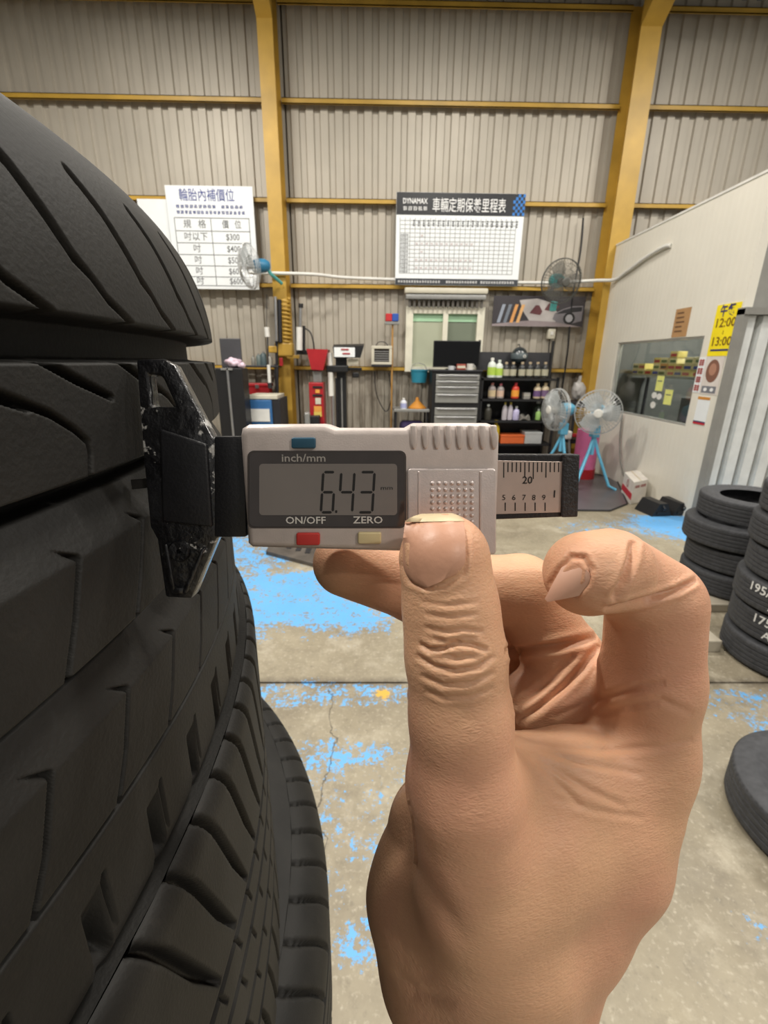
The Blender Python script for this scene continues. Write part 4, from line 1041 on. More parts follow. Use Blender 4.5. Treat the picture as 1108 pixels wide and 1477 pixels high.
for i, (px, y0, c, lb) in enumerate(((703, 583, (60, 58, 50), 'dark bottle at the left end of the third shelf'), (727, 580, (190, 184, 190), 'slim white tube with yellow cap, first on the third shelf'), (735, 580, (196, 190, 200), 'slim white tube with yellow cap, second on the third shelf'),
                                    (743.5, 586, (196, 190, 226), 'pale lilac bottle on the third shelf'), (775.5, 590, (150, 190, 110), 'small green jar on the third shelf'), (774, 578, (60, 70, 60), 'dark bottle behind the green jar on the third shelf'))):
    bottle('bottle', lb, None, px, y0, 605.5, YS+(.06 if i < 5 else .2), mat('b3_%d' % i, c, .4), mat('c3_%d' % i, (196, 180, 80) if i in (1, 2) else (200, 205, 200), .4), None, .15 if i in (1, 2) else .24)
a = hy(757, 598, YS+.05); g = thing('parts_bundle', 'tangled grey cable bundle on the third shelf', 'cable', (a[0], YS+.1, lv[2]+.045))
for k in range(4): MB().tube([(.09*math.cos(q)*(1-.1*k), .06*math.sin(q), .02*math.sin(3*q+k)-.028+.012*k) for q in np.linspace(0, 2*PI, 24)], .012, 6, False).build('cable_coil', mat('cable_grey', (128, 124, 118), .6), g)
a = hy(713.5, 606, YS-.05); bottle('grease_bottle', 'small yellow bottle on the lowest visible shelf', None, 713.5, 606, 638, YS+.06, mat('b_yellow', (196, 168, 40), .4), mat('b_yellow', (196, 168, 40)), None, .18)
for px0, px1, y0, c, lb in ((722, 757, 628, (216, 104, 52), 'orange flat tray on the low shelf of the rack'), (757, 782, 624, (188, 190, 190), 'white flat carton on the low shelf of the rack')):
    a, b = hy(px0, y0, YS), hy(px1, 639.5, YS); g = thing('storage_tray', lb, 'tray', ((a[0]+b[0])/2, YS, lv[3])); w2 = (b[0]-a[0])/2-.012; hh = max(.06, a[2]-lv[3])
    MB().bbox(-w2, w2, 0, .26, 0, hh, .006).build('tray_body', mat('tray_%d' % c[0], c, .5), g); MB().bbox(-w2-.004, w2+.004, -.004, .264, hh-.02, hh+.006, .004).build('lid', mat('tray_%d' % c[0], c, .5), g)
c = hy(749, 514, YS+.25); g = thing('helmet', 'round black glossy helmet hanging above the bottles', 'helmet', c); 
MB().lathe([(.001, .125)]+[(.115*math.cos(q), .125*math.sin(q)) for q in np.linspace(PI/2*.9, -.9, 10)]+[(.06, -.1), (.05, -.08)], n=24).build('shell', mat('helmet_black', (40, 48, 52), .15, coat=.6), g, smooth=60)
MB().lathe([(.118*math.cos(q), .118*math.sin(q)) for q in np.linspace(.35, -.3, 5)], n=24).build('visor_band', mat('visor', (90, 100, 104), .1), g, smooth=60); MB().lathe([(.012, -.006), (.02, -.004), (.02, .004), (.012, .006)], (.04, -.115, .0), n=12, axis='y').build('visor_screw', M_white, g)
MB().tube([(0, 0, .12), (0, .05, .16), (0, .13, .15)], .006, 6).build('hook', M_dark, g)
# ---------------- tool cabinet and monitor
YC = 6.3; a, b = hy(624, 536, YC), hy(690, 610, YC); cx0, cx1, ctop = a[0], b[0], a[2]
t = thing('tool_cabinet', 'black tool cabinet with silver drawers under the monitor', 'cabinet', (0, 0, 0))
MB().bbox(cx0, cx1, YC, YC+.46, .1, ctop, .01).build('cabinet_body', M_blk, t); MB().bbox(cx0-.01, cx1+.01, YC-.015, YC+.47, ctop, ctop+.025, .006).build('worktop', M_dark, t)
M_drw = mat('drawer_silver', (164, 164, 160), .35, .5)
for y0, y1 in ((540, 548), (549, 556), (557, 567), (568, 581), (588, 599), (600, 612), (613, 630), (631, 655)):
    za, zb = hy(657, y0, YC)[2], hy(657, y1, YC)[2]
    d = MB().bbox(cx0+.05, cx1-.03, YC-.02, YC+.05, zb, za, .006).build('drawer', M_drw, t); MB().bbox(cx0+.08, cx1-.06, YC-.04, YC-.015, za-.03, za-.008, .005).build('handle', M_steel, d)
for sx_ in (cx0+.06, cx1-.06):
    for sy_ in (YC+.07, YC+.4): MB().lathe([(.001, -.02), (.05, -.02), (.05, .02), (.001, .02)], (sx_, sy_, .05), n=14, axis='x').build('caster', M_dark, t)
    
a, b = hy(626, 491, 6.42), hy(691, 531, 6.42)
t = thing('monitor', 'black flat screen monitor in front of the cream window', 'monitor', ((a[0]+b[0])/2, 6.42, ctop+.025)); w2 = (b[0]-a[0])/2; zb, zt = b[2]-ctop-.025, a[2]-ctop-.025
MB().bbox(-w2, w2, 0, .03, max(zb, .03), zt, .006).build('bezel', M_blk, t); MB().box(-w2+.012, w2-.012, -.003, 0.002, max(zb, .03)+.02, zt-.012).build('screen', mat('screen_black', (10, 11, 13), .12), t)
MB().bbox(-.03, .03, .03, .06, .01, .25, .004).build('stand_neck', M_blk, t); MB().bbox(-.13, .13, -.03, .14, 0, .012, .004).build('stand_foot', M_blk, t)
for i, (px, c, s_, lb) in enumerate(((651, (190, 192, 196), (.04, .05), 'small white can at the foot of the monitor'), (665, (150, 70, 56), (.06, .075), 'low red box at the foot of the monitor'), (678, (206, 204, 198), (.045, .08), 'white mug at the right foot of the monitor'))):
    a = hy(px, 536, 6.33); g = thing('worktop_item', lb, ['can', 'box', 'mug'][i], (a[0], 6.345, ctop+.025))
    if i == 1: MB().bbox(-s_[0], s_[0], -.03, .03, 0, s_[1], .006).build('body', mat('wi%d' % i, c, .5), g); MB().box(-s_[0]*.9, s_[0]*.9, -.032, -.03, s_[1]*.3, s_[1]*.7).build('paper_label', M_cream, g)
    else: MB().lathe([(.001, 0), (s_[0], 0), (s_[0], s_[1]), (s_[0]*.88, s_[1]), (s_[0]*.86, .01), (.001, .01)], n=16).build('body', mat('wi%d' % i, c, .4), g, smooth=40); MB().tube([(s_[0], 0, s_[1]*.8), (s_[0]+.025, 0, s_[1]*.6), (s_[0], 0, s_[1]*.3)], .006, 6).build('handle', mat('wi%d' % i, c, .4), g)
# ---------------- small wall items
a, b = hy(790, 474, 6.95), hy(800, 489, 6.95)
t = thing('switch_box', 'small cream switch box on the wall below the car poster', 'switch', ((a[0]+b[0])/2, 6.98, b[2])); MB().bbox(-.055, .055, -.06, 0.03, 0, a[2]-b[2], .012).build('cover', M_cream, t, smooth=40); MB().bbox(-.02, .02, -.07, -.058, .05, .1, .004).build('rocker', M_white, t); MB().tube(sub([(0, 0, 0), (.01, 0, -.2), (.08, 0, -.5), (.05, 0, -.9)]), .008, 6).build('cable', M_dark, t)
a, b = hy(535, 499, 6.88), hy(566, 526, 6.88)
t = thing('wall_heater', 'cream framed box with dark grille on the wall rail', 'heater', ((a[0]+b[0])/2, 6.76, b[2])); w2 = (b[0]-a[0])/2-.01; hh = a[2]-b[2]
for q in ((-w2, w2, 0, .035), (-w2, w2, hh-.04, hh), (-w2, -w2+.04, .035, hh-.04), (w2-.04, w2, .035, hh-.04)): MB().bbox(q[0], q[1], 0, .15, q[2], q[3], .006).build('frame', M_cream, t)
MB().box(-w2+.04, w2-.04, .04, .06, .035, hh-.04).build('grille_back', mat('grille_dark', (62, 52, 46), .6), t)
for i in range(5): z = .05+i*(hh-.1)/5; MB().box(-w2+.04, w2-.04, .02, .04, z, z+.012).build('grille_bar', M_gray, t)
MB().tube(sub([(-w2*.6, .07, hh), (-w2*.3, .07, hh+.05), (w2*.3, .07, hh+.05), (w2*.6, .07, hh)]), .006, 6).build('carry_handle', M_dark, t)
MB().bbox(-w2, w2, 0, .13, -.03, 0, .004).build('wall_shelf', M_dark, t)
a, b = hy(566.5, 466, 6.8), hy(569, 640, 6.8)
t = thing('broom', 'long broom standing on end with red and blue bristle head up', 'broom', (a[0], 6.8, 0)); MB().tube([(0, 0, 0), (0, .02, a[2])], .013, 8).build('handle', mat('broom_wood', (176, 132, 70), .6), t); 
MB().bbox(-.11, .09, -.03, .05, a[2]-.02, a[2]+.02, .006).build('head_bar', M_gray, t); MB().bbox(-.1, -.01, -.04, .06, a[2]+.02, a[2]+.12, .012).build('bristles', mat('bristle_red', (190, 48, 52), .8, bump=.6, bscale=200), t); MB().bbox(-.01, .08, -.04, .06, a[2]+.02, a[2]+.12, .012).build('bristles', mat('bristle_blue', (48, 86, 170), .8, bump=.6, bscale=200), t)
a, b = hy(593, 533, 6.7), hy(617, 552, 6.7)
t = thing('blue_bucket', 'teal blue bucket hooked on the wall rail under the window', 'bucket', ((a[0]+b[0])/2, 6.75, b[2])); r_ = (b[0]-a[0])/2; hh = a[2]-b[2]
MB().lathe([(.001, 0), (r_*.85, 0), (r_, hh), (r_*1.04, hh), (r_*1.04, hh-.02), (r_*.95, hh-.02), (r_*.8, .01), (.001, .01)], n=24).build('bucket_body', mat('bucket_teal', (48, 140, 168), .4), t, smooth=40); MB().tube([(-r_, 0, hh-.02), (-r_*.7, .1, hh+.06), (0, .16, hh+.09), (r_*.7, .1, hh+.06), (r_, 0, hh-.02)], .006, 6).build('bail', M_steel, t)
# side table with clutter
a, b = hy(566, 590, 6.35), hy(622, 596, 6.35); zt = a[2]
t = thing('side_table', 'small work table with clutter beside the tool cabinet', 'table', ((a[0]+b[0])/2, 6.35, 0)); w2 = (b[0]-a[0])/2-.02
MB().bbox(-w2, w2, 0, .4, zt-.04, zt, .008).build('tabletop', M_gray, t); MB().box(-w2+.04, w2-.04, .03, .37, .3, .32).build('lower_shelf', M_dark, t)
for sx_ in (-w2+.03, w2-.03):
    for sy_ in (.04, .36): MB().tube([(sx_, sy_, 0), (sx_, sy_, zt-.04)], .014, 8).build('leg', M_dark, t)
bottle('squeeze_bottle', 'white squeeze bottle with lilac base on the side table', None, 582, 574, 590, 6.42, mat('sq_white', (220, 222, 232), .4), M_white, mat('sq_lilac', (170, 176, 220), .5), .3)
a = hy(602, 590, 6.45); t = thing('funnel', 'orange brown funnel upside down on the side table', 'funnel', (a[0], 6.5, zt)); MB().lathe([(.12, 0), (.125, .01), (.03, .1), (.018, .15), (.012, .15), (.022, .1), (.115, .01)], n=24).build('cone', mat('funnel_orange', (196, 132, 48), .5), t, smooth=30); MB().lathe([(.12, -.0), (.132, 0.001), (.132, .014), (.12, .014)], n=24).build('rim', mat('funnel_orange', (196, 132, 48)), t)
a = hy(595, 606, 6.4); t = thing('supply_bag', 'dark purple bag of rags under the side table top', 'bag', (a[0], 6.55, .32)); MB().bbox(-.17, .17, -.11, .11, 0, max(.15, zt-.5), .06, 4).build('bag_body', mat('bag_purple', (62, 50, 92), .7, var=.5, scale=18), t, smooth=60); MB().bbox(-.1, .12, -.13, -.1, .1, .2, .012).build('bag_label', mat('bag_red', (140, 46, 60)), t)
# ---------------- machines on the left of the wall
def pthing(name, label, cat, px, Y): x = hy(px, 600, Y)[0]; return thing(name, label, cat, (x, Y, 0)), x
def LB(t, m, nm, x0, y0, x1, y1, Y, dep, b=.008, parent=None):
    """a block of thing t: picture rectangle on plane Y, depth dep, in the thing's own frame"""
    a = hy((x0+x1)/2, y0, Y); c = hy((x0+x1)/2, y1, Y); l = hy(x0, (y0+y1)/2, Y); r = hy(x1, (y0+y1)/2, Y); o = t.location
    return MB().bbox(l[0]-o[0], r[0]-o[0], Y-o[1], Y+dep-o[1], max(0, c[2]), a[2], b).build(nm, m, parent or t)
def LT(t, m, nm, p0, p1, Y, r, n=10):
    a, b = hy(*p0, Y), hy(*p1, Y); o = np.array(t.location[:]); return MB().tube([a-o, b-o], r, n).build(nm, m, t, smooth=50)
t, _ = pthing('blue_machine', 'blue machine cabinet with white paper labels beside the yellow column', 'machine', 376, 5.9)
LB(t, M_blue, 'front_panel', 355, 577, 395, 690, 5.88, .03); LB(t, M_dark, 'casing', 356, 575, 407, 690, 5.91, .5); LB(t, mat('paper', (226, 226, 222), .7), 'paper_label', 361, 590, 389, 608, 5.865, .01, .001); LB(t, M_cream, 'top_tray', 357, 570, 400, 576, 5.9, .45)
t, _ = pthing('red_toolbox', 'flat red toolbox on the rack behind the blue machine', 'toolbox', 372, 6.5)
LB(t, M_red, 'box_body', 353, 557, 388, 569, 6.5, .22); LB(t, M_red, 'lid', 352, 553, 389, 557.5, 6.49, .24); LB(t, M_steel, 'latch', 368, 555, 373, 560, 6.475, .02, .002)
t, _ = pthing('tool_rack', 'dark steel tool rack holding jars behind the blue machine', 'rack', 372, 6.5)
LB(t, M_dark, 'rack_shelf', 335, 527, 402, 530, 6.48, .35); LB(t, M_dark, 'rack_shelf', 335, 569, 402, 572, 6.48, .35); LB(t, M_dark, 'rack_shelf', 335, 610, 402, 614, 6.48, .35)
for q in (336, 400): LB(t, M_dark, 'rack_post', q, 525, q+3, 690, 6.5, .03)
for i, (px, y0, c, lb) in enumerate(((366, 513, (130, 128, 120), 'grey jar, first on the tool rack'), (374, 510, (100, 112, 110), 'dusky green jar, second on the tool rack'), (381, 507, (80, 96, 100), 'dark spray can, third on the tool rack'), (390, 512, (170, 166, 156), 'pale jar nearest the yellow hammer on the rack'))):
    bottle('jar', lb, None, px, y0, 527, 6.56, mat('jar%d' % i, c, .4), M_gray, None, .24, 1, 'jar')
t, _ = pthing('black_cabinet', 'black cabinet with a tall dark panel beside the tread', 'cabinet', 345, 5.6)
LB(t, mat('panel_grey', (66, 66, 70), .5), 'upper_panel', 318, 488, 348, 531, 5.75, .03); LB(t, M_blk, 'cabinet_body', 318, 531, 356, 700, 5.6, .25); LB(t, M_steel, 'edge_strip', 334, 531, 337, 700, 5.585, .02, .002); LB(t, M_gray, 'edge_strip', 318, 531, 335, 534, 5.585, .02, .002)
c = hy(337, 523, 5.68); t = thing('rag', 'crumpled pale pink rag on the black cabinet', 'rag', c)
bm = bmesh.new(); bmesh.ops.create_icosphere(bm, subdivisions=3, radius=.085)
for v in bm.verts: n_ = math.sin(v.co.x*60)*math.cos(v.co.y*53+v.co.z*40); v.co *= 1+.28*n_; v.co.z *= .62
MB().bm(bm).build('rag_cloth', mat('rag_pink', (214, 192, 206), .9), t, smooth=80)
bm = bmesh.new(); bmesh.ops.create_icosphere(bm, subdivisions=3, radius=.05)
for v in bm.verts: v.co *= 1+.3*math.sin(v.co.x*90)*math.cos(v.co.y*70); v.co.z *= .6; v.co.x += .09; v.co.z -= .03
MB().bm(bm).build('rag_fold', mat('rag_pink', (214, 192, 206)), t, smooth=80)
# yellow air hammer / clamp on the column
t, _ = pthing('yellow_clamp', 'yellow cast clamp bracket fixed on the yellow column', 'clamp', 405, 6.4)
LB(t, M_yel, 'clamp_block', 396, 494, 422, 514, 6.5, .16, .02); LB(t, M_yel, 'clamp_jaw', 387, 499, 399, 509, 6.46, .1, .015); LB(t, M_yel, 'clamp_screw', 414, 512, 432, 517, 6.52, .03, .006); LB(t, M_red, 'red_lever', 403, 516, 408, 528, 6.46, .03)
g = MB(); c0_, c1_ = hy(411, 430, 6.55)-np.array(t.location[:]), hy(414, 494, 6.55)-np.array(t.location[:])
pts = [c0_+(c1_-c0_)*s_+np.array([.055*math.cos(s_*2*PI*11), .055*math.sin(s_*2*PI*11), 0]) for s_ in np.linspace(0, 1, 200)]
MB().tube(pts, .014, 6).build('coil_spring', M_yel, t, smooth=60)
t, _ = pthing('steel_ram', 'shiny steel ram tube standing left of the yellow column', 'pipe', 397, 6.45)
LT(t, M_steel, 'ram_rod', (397, 428), (399, 492), 6.45, .022); LT(t, M_dark, 'ram_sleeve', (403, 432), (404, 494), 6.5, .03); LT(t, M_dark, 'lower_pipe', (399, 492), (402, 655), 6.5, .02)
t, _ = pthing('air_tool', 'white handled air tool hanging in front of the rack', 'tool', 386, 6.3)
LT(t, M_white, 'white_bulb', (384.5, 472), (386, 486), 6.3, .032); LT(t, M_dark, 'hose', (386, 486), (387, 526), 6.3, .008); LT(t, M_white, 'white_rod', (387.5, 526), (389, 552), 6.3, .022); LT(t, M_dark, 'tip', (389, 552), (390, 560), 6.3, .03); LT(t, M_dark, 'hang_cord', (385, 425), (384.5, 472), 6.32, .004)
t, _ = pthing('grease_gun', 'white grease gun with steel rod hanging right of the yellow column', 'tool', 433, 6.3)
LT(t, M_steel, 'rod', (433.5, 442), (433, 472), 6.3, .022); LT(t, M_white, 'barrel', (432, 472), (432, 505), 6.3, .04); LT(t, M_blk, 'cap', (434, 438), (434, 444), 6.3, .03); LT(t, M_blk, 'side_tube', (438.5, 470), (438.5, 508), 6.33, .018)
o = np.array(t.location[:]); MB().tube(sub([hy(437, 472, 6.35)-o, hy(448, 480, 6.35)-o, hy(453, 500, 6.35)-o, hy(452, 515, 6.4)-o]), .01, 6).build('hose', M_blk, t)
LB(t, M_blk, 'hook_bar', 428, 505, 446, 511, 6.35, .6)
t, _ = pthing('tire_changer', 'red tire changing machine with tapered head and warning stickers', 'machine', 458, 6.0)
o = np.array(t.location[:])
q = [hy(*p, 5.95)-o for p in ((442, 503), (473, 504), (466, 534), (449, 533))]
MB().add([tuple(p) for p in q]+[tuple(p+np.array([0, .3, 0])) for p in q], [(0, 1, 2, 3), (7, 6, 5, 4), (0, 4, 5, 1), (1, 5, 6, 2), (2, 6, 7, 3), (3, 7, 4, 0)]).build('machine_head', M_red, t)
LB(t, M_gray, 'neck', 451, 534, 464, 553, 6.02, .16, .02); LB(t, M_red, 'tower', 448, 552, 468, 690, 5.98, .3); LB(t, M_blk, 'slot', 451, 557, 465, 560, 5.97, .02, .001); LB(t, M_blk, 'slot', 451, 569, 465, 572, 5.97, .02, .001)
LB(t, M_cream, 'sticker', 455, 574, 463, 583, 5.972, .01, .001); LB(t, mat('sticker_orange', (226, 160, 70), .5), 'sticker', 453, 586, 464, 594, 5.972, .01, .001); LB(t, mat('sticker_yellow', (224, 196, 96), .5), 'sticker', 453, 594, 464, 601, 5.972, .01, .001); LB(t, mat('sticker_orange', (226, 160, 70)), 'sticker', 455, 562, 461, 567, 5.972, .01, .001)
LB(t, M_blk, 'base_block', 440, 600, 462, 690, 5.85, .12); LB(t, M_gray, 'cylinder_block', 439, 595, 447, 625, 5.8, .1, .02)
t, _ = pthing('wheel_balancer', 'black machine column with white cylinders and a slanted display panel', 'machine', 492, 6.1)
LB(t, M_blk, 'column', 487, 516, 500, 690, 6.15, .12); LB(t, M_dark, 'rail', 485, 545, 488, 690, 6.12, .04); LB(t, M_gray, 'rail', 493, 545, 495, 690, 6.13, .03, .003)
LT(t, M_white, 'cylinder', (475.5, 509), (476.5, 527), 6.05, .034); LT(t, M_white, 'cylinder', (476.5, 537), (478, 571), 6.05, .034); LT(t, M_steel, 'piston_rod', (480, 571), (482, 660), 6.05, .02); LB(t, M_blk, 'cross_clamp', 470, 527, 502, 537, 6.02, .2, .015); LB(t, M_blk, 'arm', 500, 530, 522, 534, 6.1, .04); LB(t, M_blk, 'arm_knob', 508, 537, 518, 545, 6.08, .06, .015)
o = np.array(t.location[:]); q = [hy(*p, 6.0)-o for p in ((480, 500), (525, 499), (520, 516), (482, 517))]
MB().add([tuple(p) for p in q]+[tuple(p+np.array([0, .12, .03])) for p in q], [(0, 1, 2, 3), (7, 6, 5, 4), (0, 4, 5, 1), (1, 5, 6, 2), (2, 6, 7, 3), (3, 7, 4, 0)]).build('display_panel', M_blk, t)
d_ = LB(t, M_sign, 'white_face', 482, 501, 512, 515, 5.992, .01, .001); LB(t, M_red, 'red_print', 492, 503, 503, 505, 5.985, .006, .0005); LB(t, M_red, 'red_print', 494, 509, 505, 511, 5.985, .006, .0005); LB(t, M_cream, 'data_plate', 502, 518, 517, 526, 6.06, .03, .003)
LB(t, M_dark, 'support_neck', 484, 515, 500, 528, 6.1, .1)
# ---------------- by the partition
t, _ = pthing('plastic_roll', 'pink plastic roll with red base behind the pedestal fan', 'roll', 848, 5.85)
a, b = hy(837, 620, 5.85), hy(860, 672, 5.85); r_ = (b[0]-a[0])/2; o = t.location; t.location = ((a[0]+b[0])/2, 5.9, 0)
z_b = hy(848, 668, 5.85)[2]
MB().lathe([(.001, .14), (r_, .14), (r_, a[2]), (r_*.8, a[2]+.01), (.001, a[2]+.01)], n=20).build('roll_wrap', mat('wrap_pink', (214, 110, 158), .35), t, smooth=40); MB().lathe([(.001, 0), (r_*1.05, 0), (r_*1.05, .14), (.001, .14)], n=20).build('roll_base', M_red, t, smooth=40)
t, _ = pthing('wash_stand', 'dark stand with bagged goods beside the yellow corner column', 'stand', 838, 6.3)
LB(t, M_dark, 'stand_top', 822, 580, 850, 588, 6.3, .4); LB(t, M_dark, 'stand_shelf', 822, 634, 850, 640, 6.3, .4); LB(t, M_dark, 'stand_leg', 822, 588, 825, 690, 6.3, .04); LB(t, M_dark, 'stand_leg', 847, 588, 850, 690, 6.3, .04)
t, _ = pthing('clear_bag', 'bundle of clear plastic bags on the dark stand', 'bag', 834, 6.4)
a, b = hy(826, 552, 6.4), hy(842, 580, 6.4); o = t.location; bm = bmesh.new(); bmesh.ops.create_icosphere(bm, subdivisions=3, radius=1)
for v in bm.verts: q = 1+.18*math.sin(v.co.x*7)*math.cos(v.co.z*9); v.co = Vector((v.co.x*.09*q, v.co.y*.09*q, v.co.z*(a[2]-b[2])/2*q))
bmesh.ops.translate(bm, verts=bm.verts, vec=(0, .1, (a[2]+b[2])/2+.02)); MB().bm(bm).build('bag_bundle', mat('bag_clear', (176, 172, 168), .3), t, smooth=70)
MB().tube([(0, .1, a[2]-.03), (.0, .1, a[2]+.09)], .02, 8).build('bag_knot', mat('bag_clear', (176, 172, 168)), t)
t, _ = pthing('tap_gun', 'white nozzle with red handle on the dark stand shelf', 'tool', 826, 6.2); LB(t, M_white, 'nozzle', 816, 622, 826, 634, 6.2, .1, .02); LB(t, M_red, 'handle', 826, 626, 842, 631, 6.22, .06, .01); LT(t, M_gray, 'riser', (821, 634), (822, 690), 6.24, .015)
# floor mats
M_matd = mat('mat_grey', (88, 84, 86), .35, 0, .15, 4)
t = thing('floor_mat', 'smooth dark grey mat on the floor beneath the fans', 'mat', (0, 0, 0))
P_ = [hz(*p) for p in ((640, 735), (880, 738), (905, 728), (888, 690), (850, 684), (640, 690))]
MB().add([(p[0], p[1], 0.001) for p in P_]+[(p[0], p[1], .012) for p in P_], [tuple(range(5, -1, -1)), tuple(range(6, 12))]+[(i, (i+1) % 6, 6+(i+1) % 6, 6+i) for i in range(6)]).build('mat_sheet', M_matd, t)
g = MB(); q = [(p[0], p[1], .014) for p in P_]; g.tube(q+[q[0]], .008, 6).build('mat_edge', M_dark, t)
t = thing('steel_plate', 'dark steel ramp plate lying on the floor beyond the gauge', 'plate', (0, 0, 0))
P_ = [hz(*p) for p in ((384, 800), (452, 818), (560, 822), (560, 778), (400, 772))]
MB().add([(p[0], p[1], 0.001) for p in P_]+[(p[0], p[1], .03) for p in P_], [tuple(range(4, -1, -1)), tuple(range(5, 10))]+[(i, (i+1) % 5, 5+(i+1) % 5, 5+i) for i in range(5)]).build('plate_sheet', mat('plate_dark', (92, 86, 80), .5, .3, .3, 12), t)
for k in range(5): p = P_[0]*(1-k/5)+P_[1]*(k/5)+(P_[3]-P_[1])*.3; MB().bbox(p[0]-.02, p[0]+.02, p[1]-.12, p[1]+.12, .03, .036, .002).build('tread_bar', M_dark, t)
# carton
a, b, c = hz(889, 702), hz(926, 728), hz(957, 716)
b = b-np.array([.13, 0, 0]); t = thing('carton', 'white cardboard carton with red band on the floor by the partition', 'box', tuple(b))
u1, u2 = (a-b), (c-b); u2 = u2/np.linalg.norm(u2)*.27; u1 = u1/np.linalg.norm(u1)*.5; hC = .25
def quadbox(p, u, v, z0, z1, off=0.): 
    n_ = np.array([0, 0, 1.]); o_ = np.array(p)
    base = [o_, o_+u, o_+u+v, o_+v]; return [tuple(q+n_*z0) for q in base]+[tuple(q+n_*z1) for q in base]
QF = [(0, 3, 2, 1), (4, 5, 6, 7), (0, 1, 5, 4), (1, 2, 6, 5), (2, 3, 7, 6), (3, 0, 4, 7)]
M_cart = mat('carton_white', (222, 216, 208), .7)
MB().add(quadbox((0, 0, 0), u1, u2, 0.001, hC), QF).build('carton_body', M_cart, t)
n1 = np.array([u1[1], -u1[0], 0.]); n1 = n1/np.linalg.norm(n1); n1 = n1 if n1@(-u2) > 0 else -n1
MB().add(quadbox(n1*.003+u1*.01, u1*.98, -n1*.002, .05, .12), QF).build('red_band', mat('carton_red', (196, 44, 58), .6), t)
ul = -u1/np.linalg.norm(u1); MB().add([tuple(u1*.5+n1*.005+ul*.045*math.cos(q)+np.array([0, 0, .18+.045*math.sin(q)])) for q in np.linspace(0, 2*PI, 16, endpoint=False)]+[tuple(u1*.5+n1*.005+ul*.03*math.cos(q)+np.array([0, 0, .18+.03*math.sin(q)])) for q in np.linspace(0, 2*PI, 16, endpoint=False)], [(i, (i+1) % 16, 16+(i+1) % 16, 16+i) for i in range(16)]).build('round_emblem', mat('emblem_rose', (176, 110, 110), .7), t)
u2n = u2/np.linalg.norm(u2); n2 = np.array([u2n[1], -u2n[0], 0]); n2 = n2 if n2@(-u1) > 0 else -n2
xx = lambda s_: tuple(u2*s_+n2*.004+np.array([0, 0, .19]))
for k, (s0, s1) in enumerate(((.12, .42), (.5, .86))):
    g = MB(); g.add([tuple(u2*s0+n2*.004+np.array([0, 0, .18])), tuple(u2*s1+n2*.004+np.array([0, 0, .18])), tuple(u2*s1+n2*.004+np.array([0, 0, .21])), tuple(u2*s0+n2*.004+np.array([0, 0, .21]))], [(0, 1, 2, 3)]).build('side_print', mat('print_rose', (170, 120, 116), .7), t)
MB().add(quadbox(u2*.46, u1, u2*.08, hC, hC+.002), QF).build('packing_tape', mat('tape_buff', (200, 186, 160), .4), t)
# wheel chocks
for i, (px, py, lb) in enumerate(((948, 742, 'black rubber wheel chock nearer the carton'), (977, 741, 'black rubber wheel chock nearer the tire stack'))):
    c = hz(px, py); t = thing('wheel_chock', lb, 'chock', tuple(c), math.radians(8), 'black wheel chocks by the partition')
    MB().prism([(-.11, 0), (.11, 0), (.05, .13), (-.04, .13)], lambda a_, b_, d: (a_, d, b_), -.06, .2).build('wedge', M_blk, t); MB().bbox(-.06, .06, -.07, -.055, .02, .05, .004).build('foot_lip', M_blk, t); MB().tube([(0, -.07, .06), (0, -.09, .09), (0, -.06, .11)], .008, 6).build('rope_eye', M_dark, t)
# ---------------- papers on the partition (plane x = XP)
def side_sign(name, label, cat, corners, m, th=.004):
    P_ = [hx(*c_, XP-th) for c_ in corners]; y_l = (P_[0][1]+P_[3][1])/2; y_r = (P_[1][1]+P_[2][1])/2; zt_ = (P_[0][2]+P_[1][2])/2; zb_ = (P_[2][2]+P_[3][2])/2
    t = thing(name, label, cat, (XP-th, y_l, zb_)); w_, h_ = y_l-y_r, zt_-zb_
    MB().box(0, th*.9, -w_, 0, 0, h_).build('sheet', m, t); return t, w_, h_
YV = (0, -1, 0)
t, w, h = side_sign('paper_notice', 'brown kraft paper notice above the office window', 'notice', ((975, 446), (998, 443), (989, 485), (969, 487)), mat('kraft', (176, 136, 92), .8))
for k in range(5): g = MB(); z = h*(.82-.16*k); g.add([(-.002, -w*.15, z), (-.002, -w*(.6+.06*(k % 3)), z), (-.002, -w*(.6+.06*(k % 3)), z+.014), (-.002, -w*.15, z+.014)], [(0, 1, 2, 3)]).build('handwriting', mat('kraft_ink', (110, 80, 54), .8), t)
t, w, h = side_sign('lunch_sign', 'bright yellow lunch break sign reading 12:00 to 13:00', 'sign', ((1037, 440), (1072, 435), (1052, 513), (1018, 514)), mat('sign_yellow', (250, 226, 30), .5))
M_navy = mat('navy_ink', (40, 40, 110), .6); M_brown = mat('brown_ink', (120, 84, 20), .6)
text('lettering', '午餐', (-.003, -w*.5, h*.86), YV, ZR, w*.36, M_navy, t, .02, w*.62); text('lettering', '12:00', (-.003, -w*.5, h*.64), YV, ZR, w*.36, M_brown, t, .008, w*.8)
text('lettering', '~', (-.003, -w*.5, h*.46), (0, 0, 1), (0, 1, 0), w*.2, M_brown, t, .01); text('lettering', '13:00', (-.003, -w*.5, h*.28), YV, ZR, w*.36, M_brown, t, .008, w*.8)
g = MB(); g.add([(-.003, -w*.12, h*.1), (-.003, -w*.88, h*.1), (-.003, -w*.88, h*.135), (-.003, -w*.12, h*.135)], [(0, 1, 2, 3)]).build('fine_print', M_navy, t)
t, w, h = side_sign('red_notice', 'narrow white notice with red characters beside the photo poster', 'notice', ((1009, 516), (1019, 515), (1009, 566), (999, 566)), M_sign)
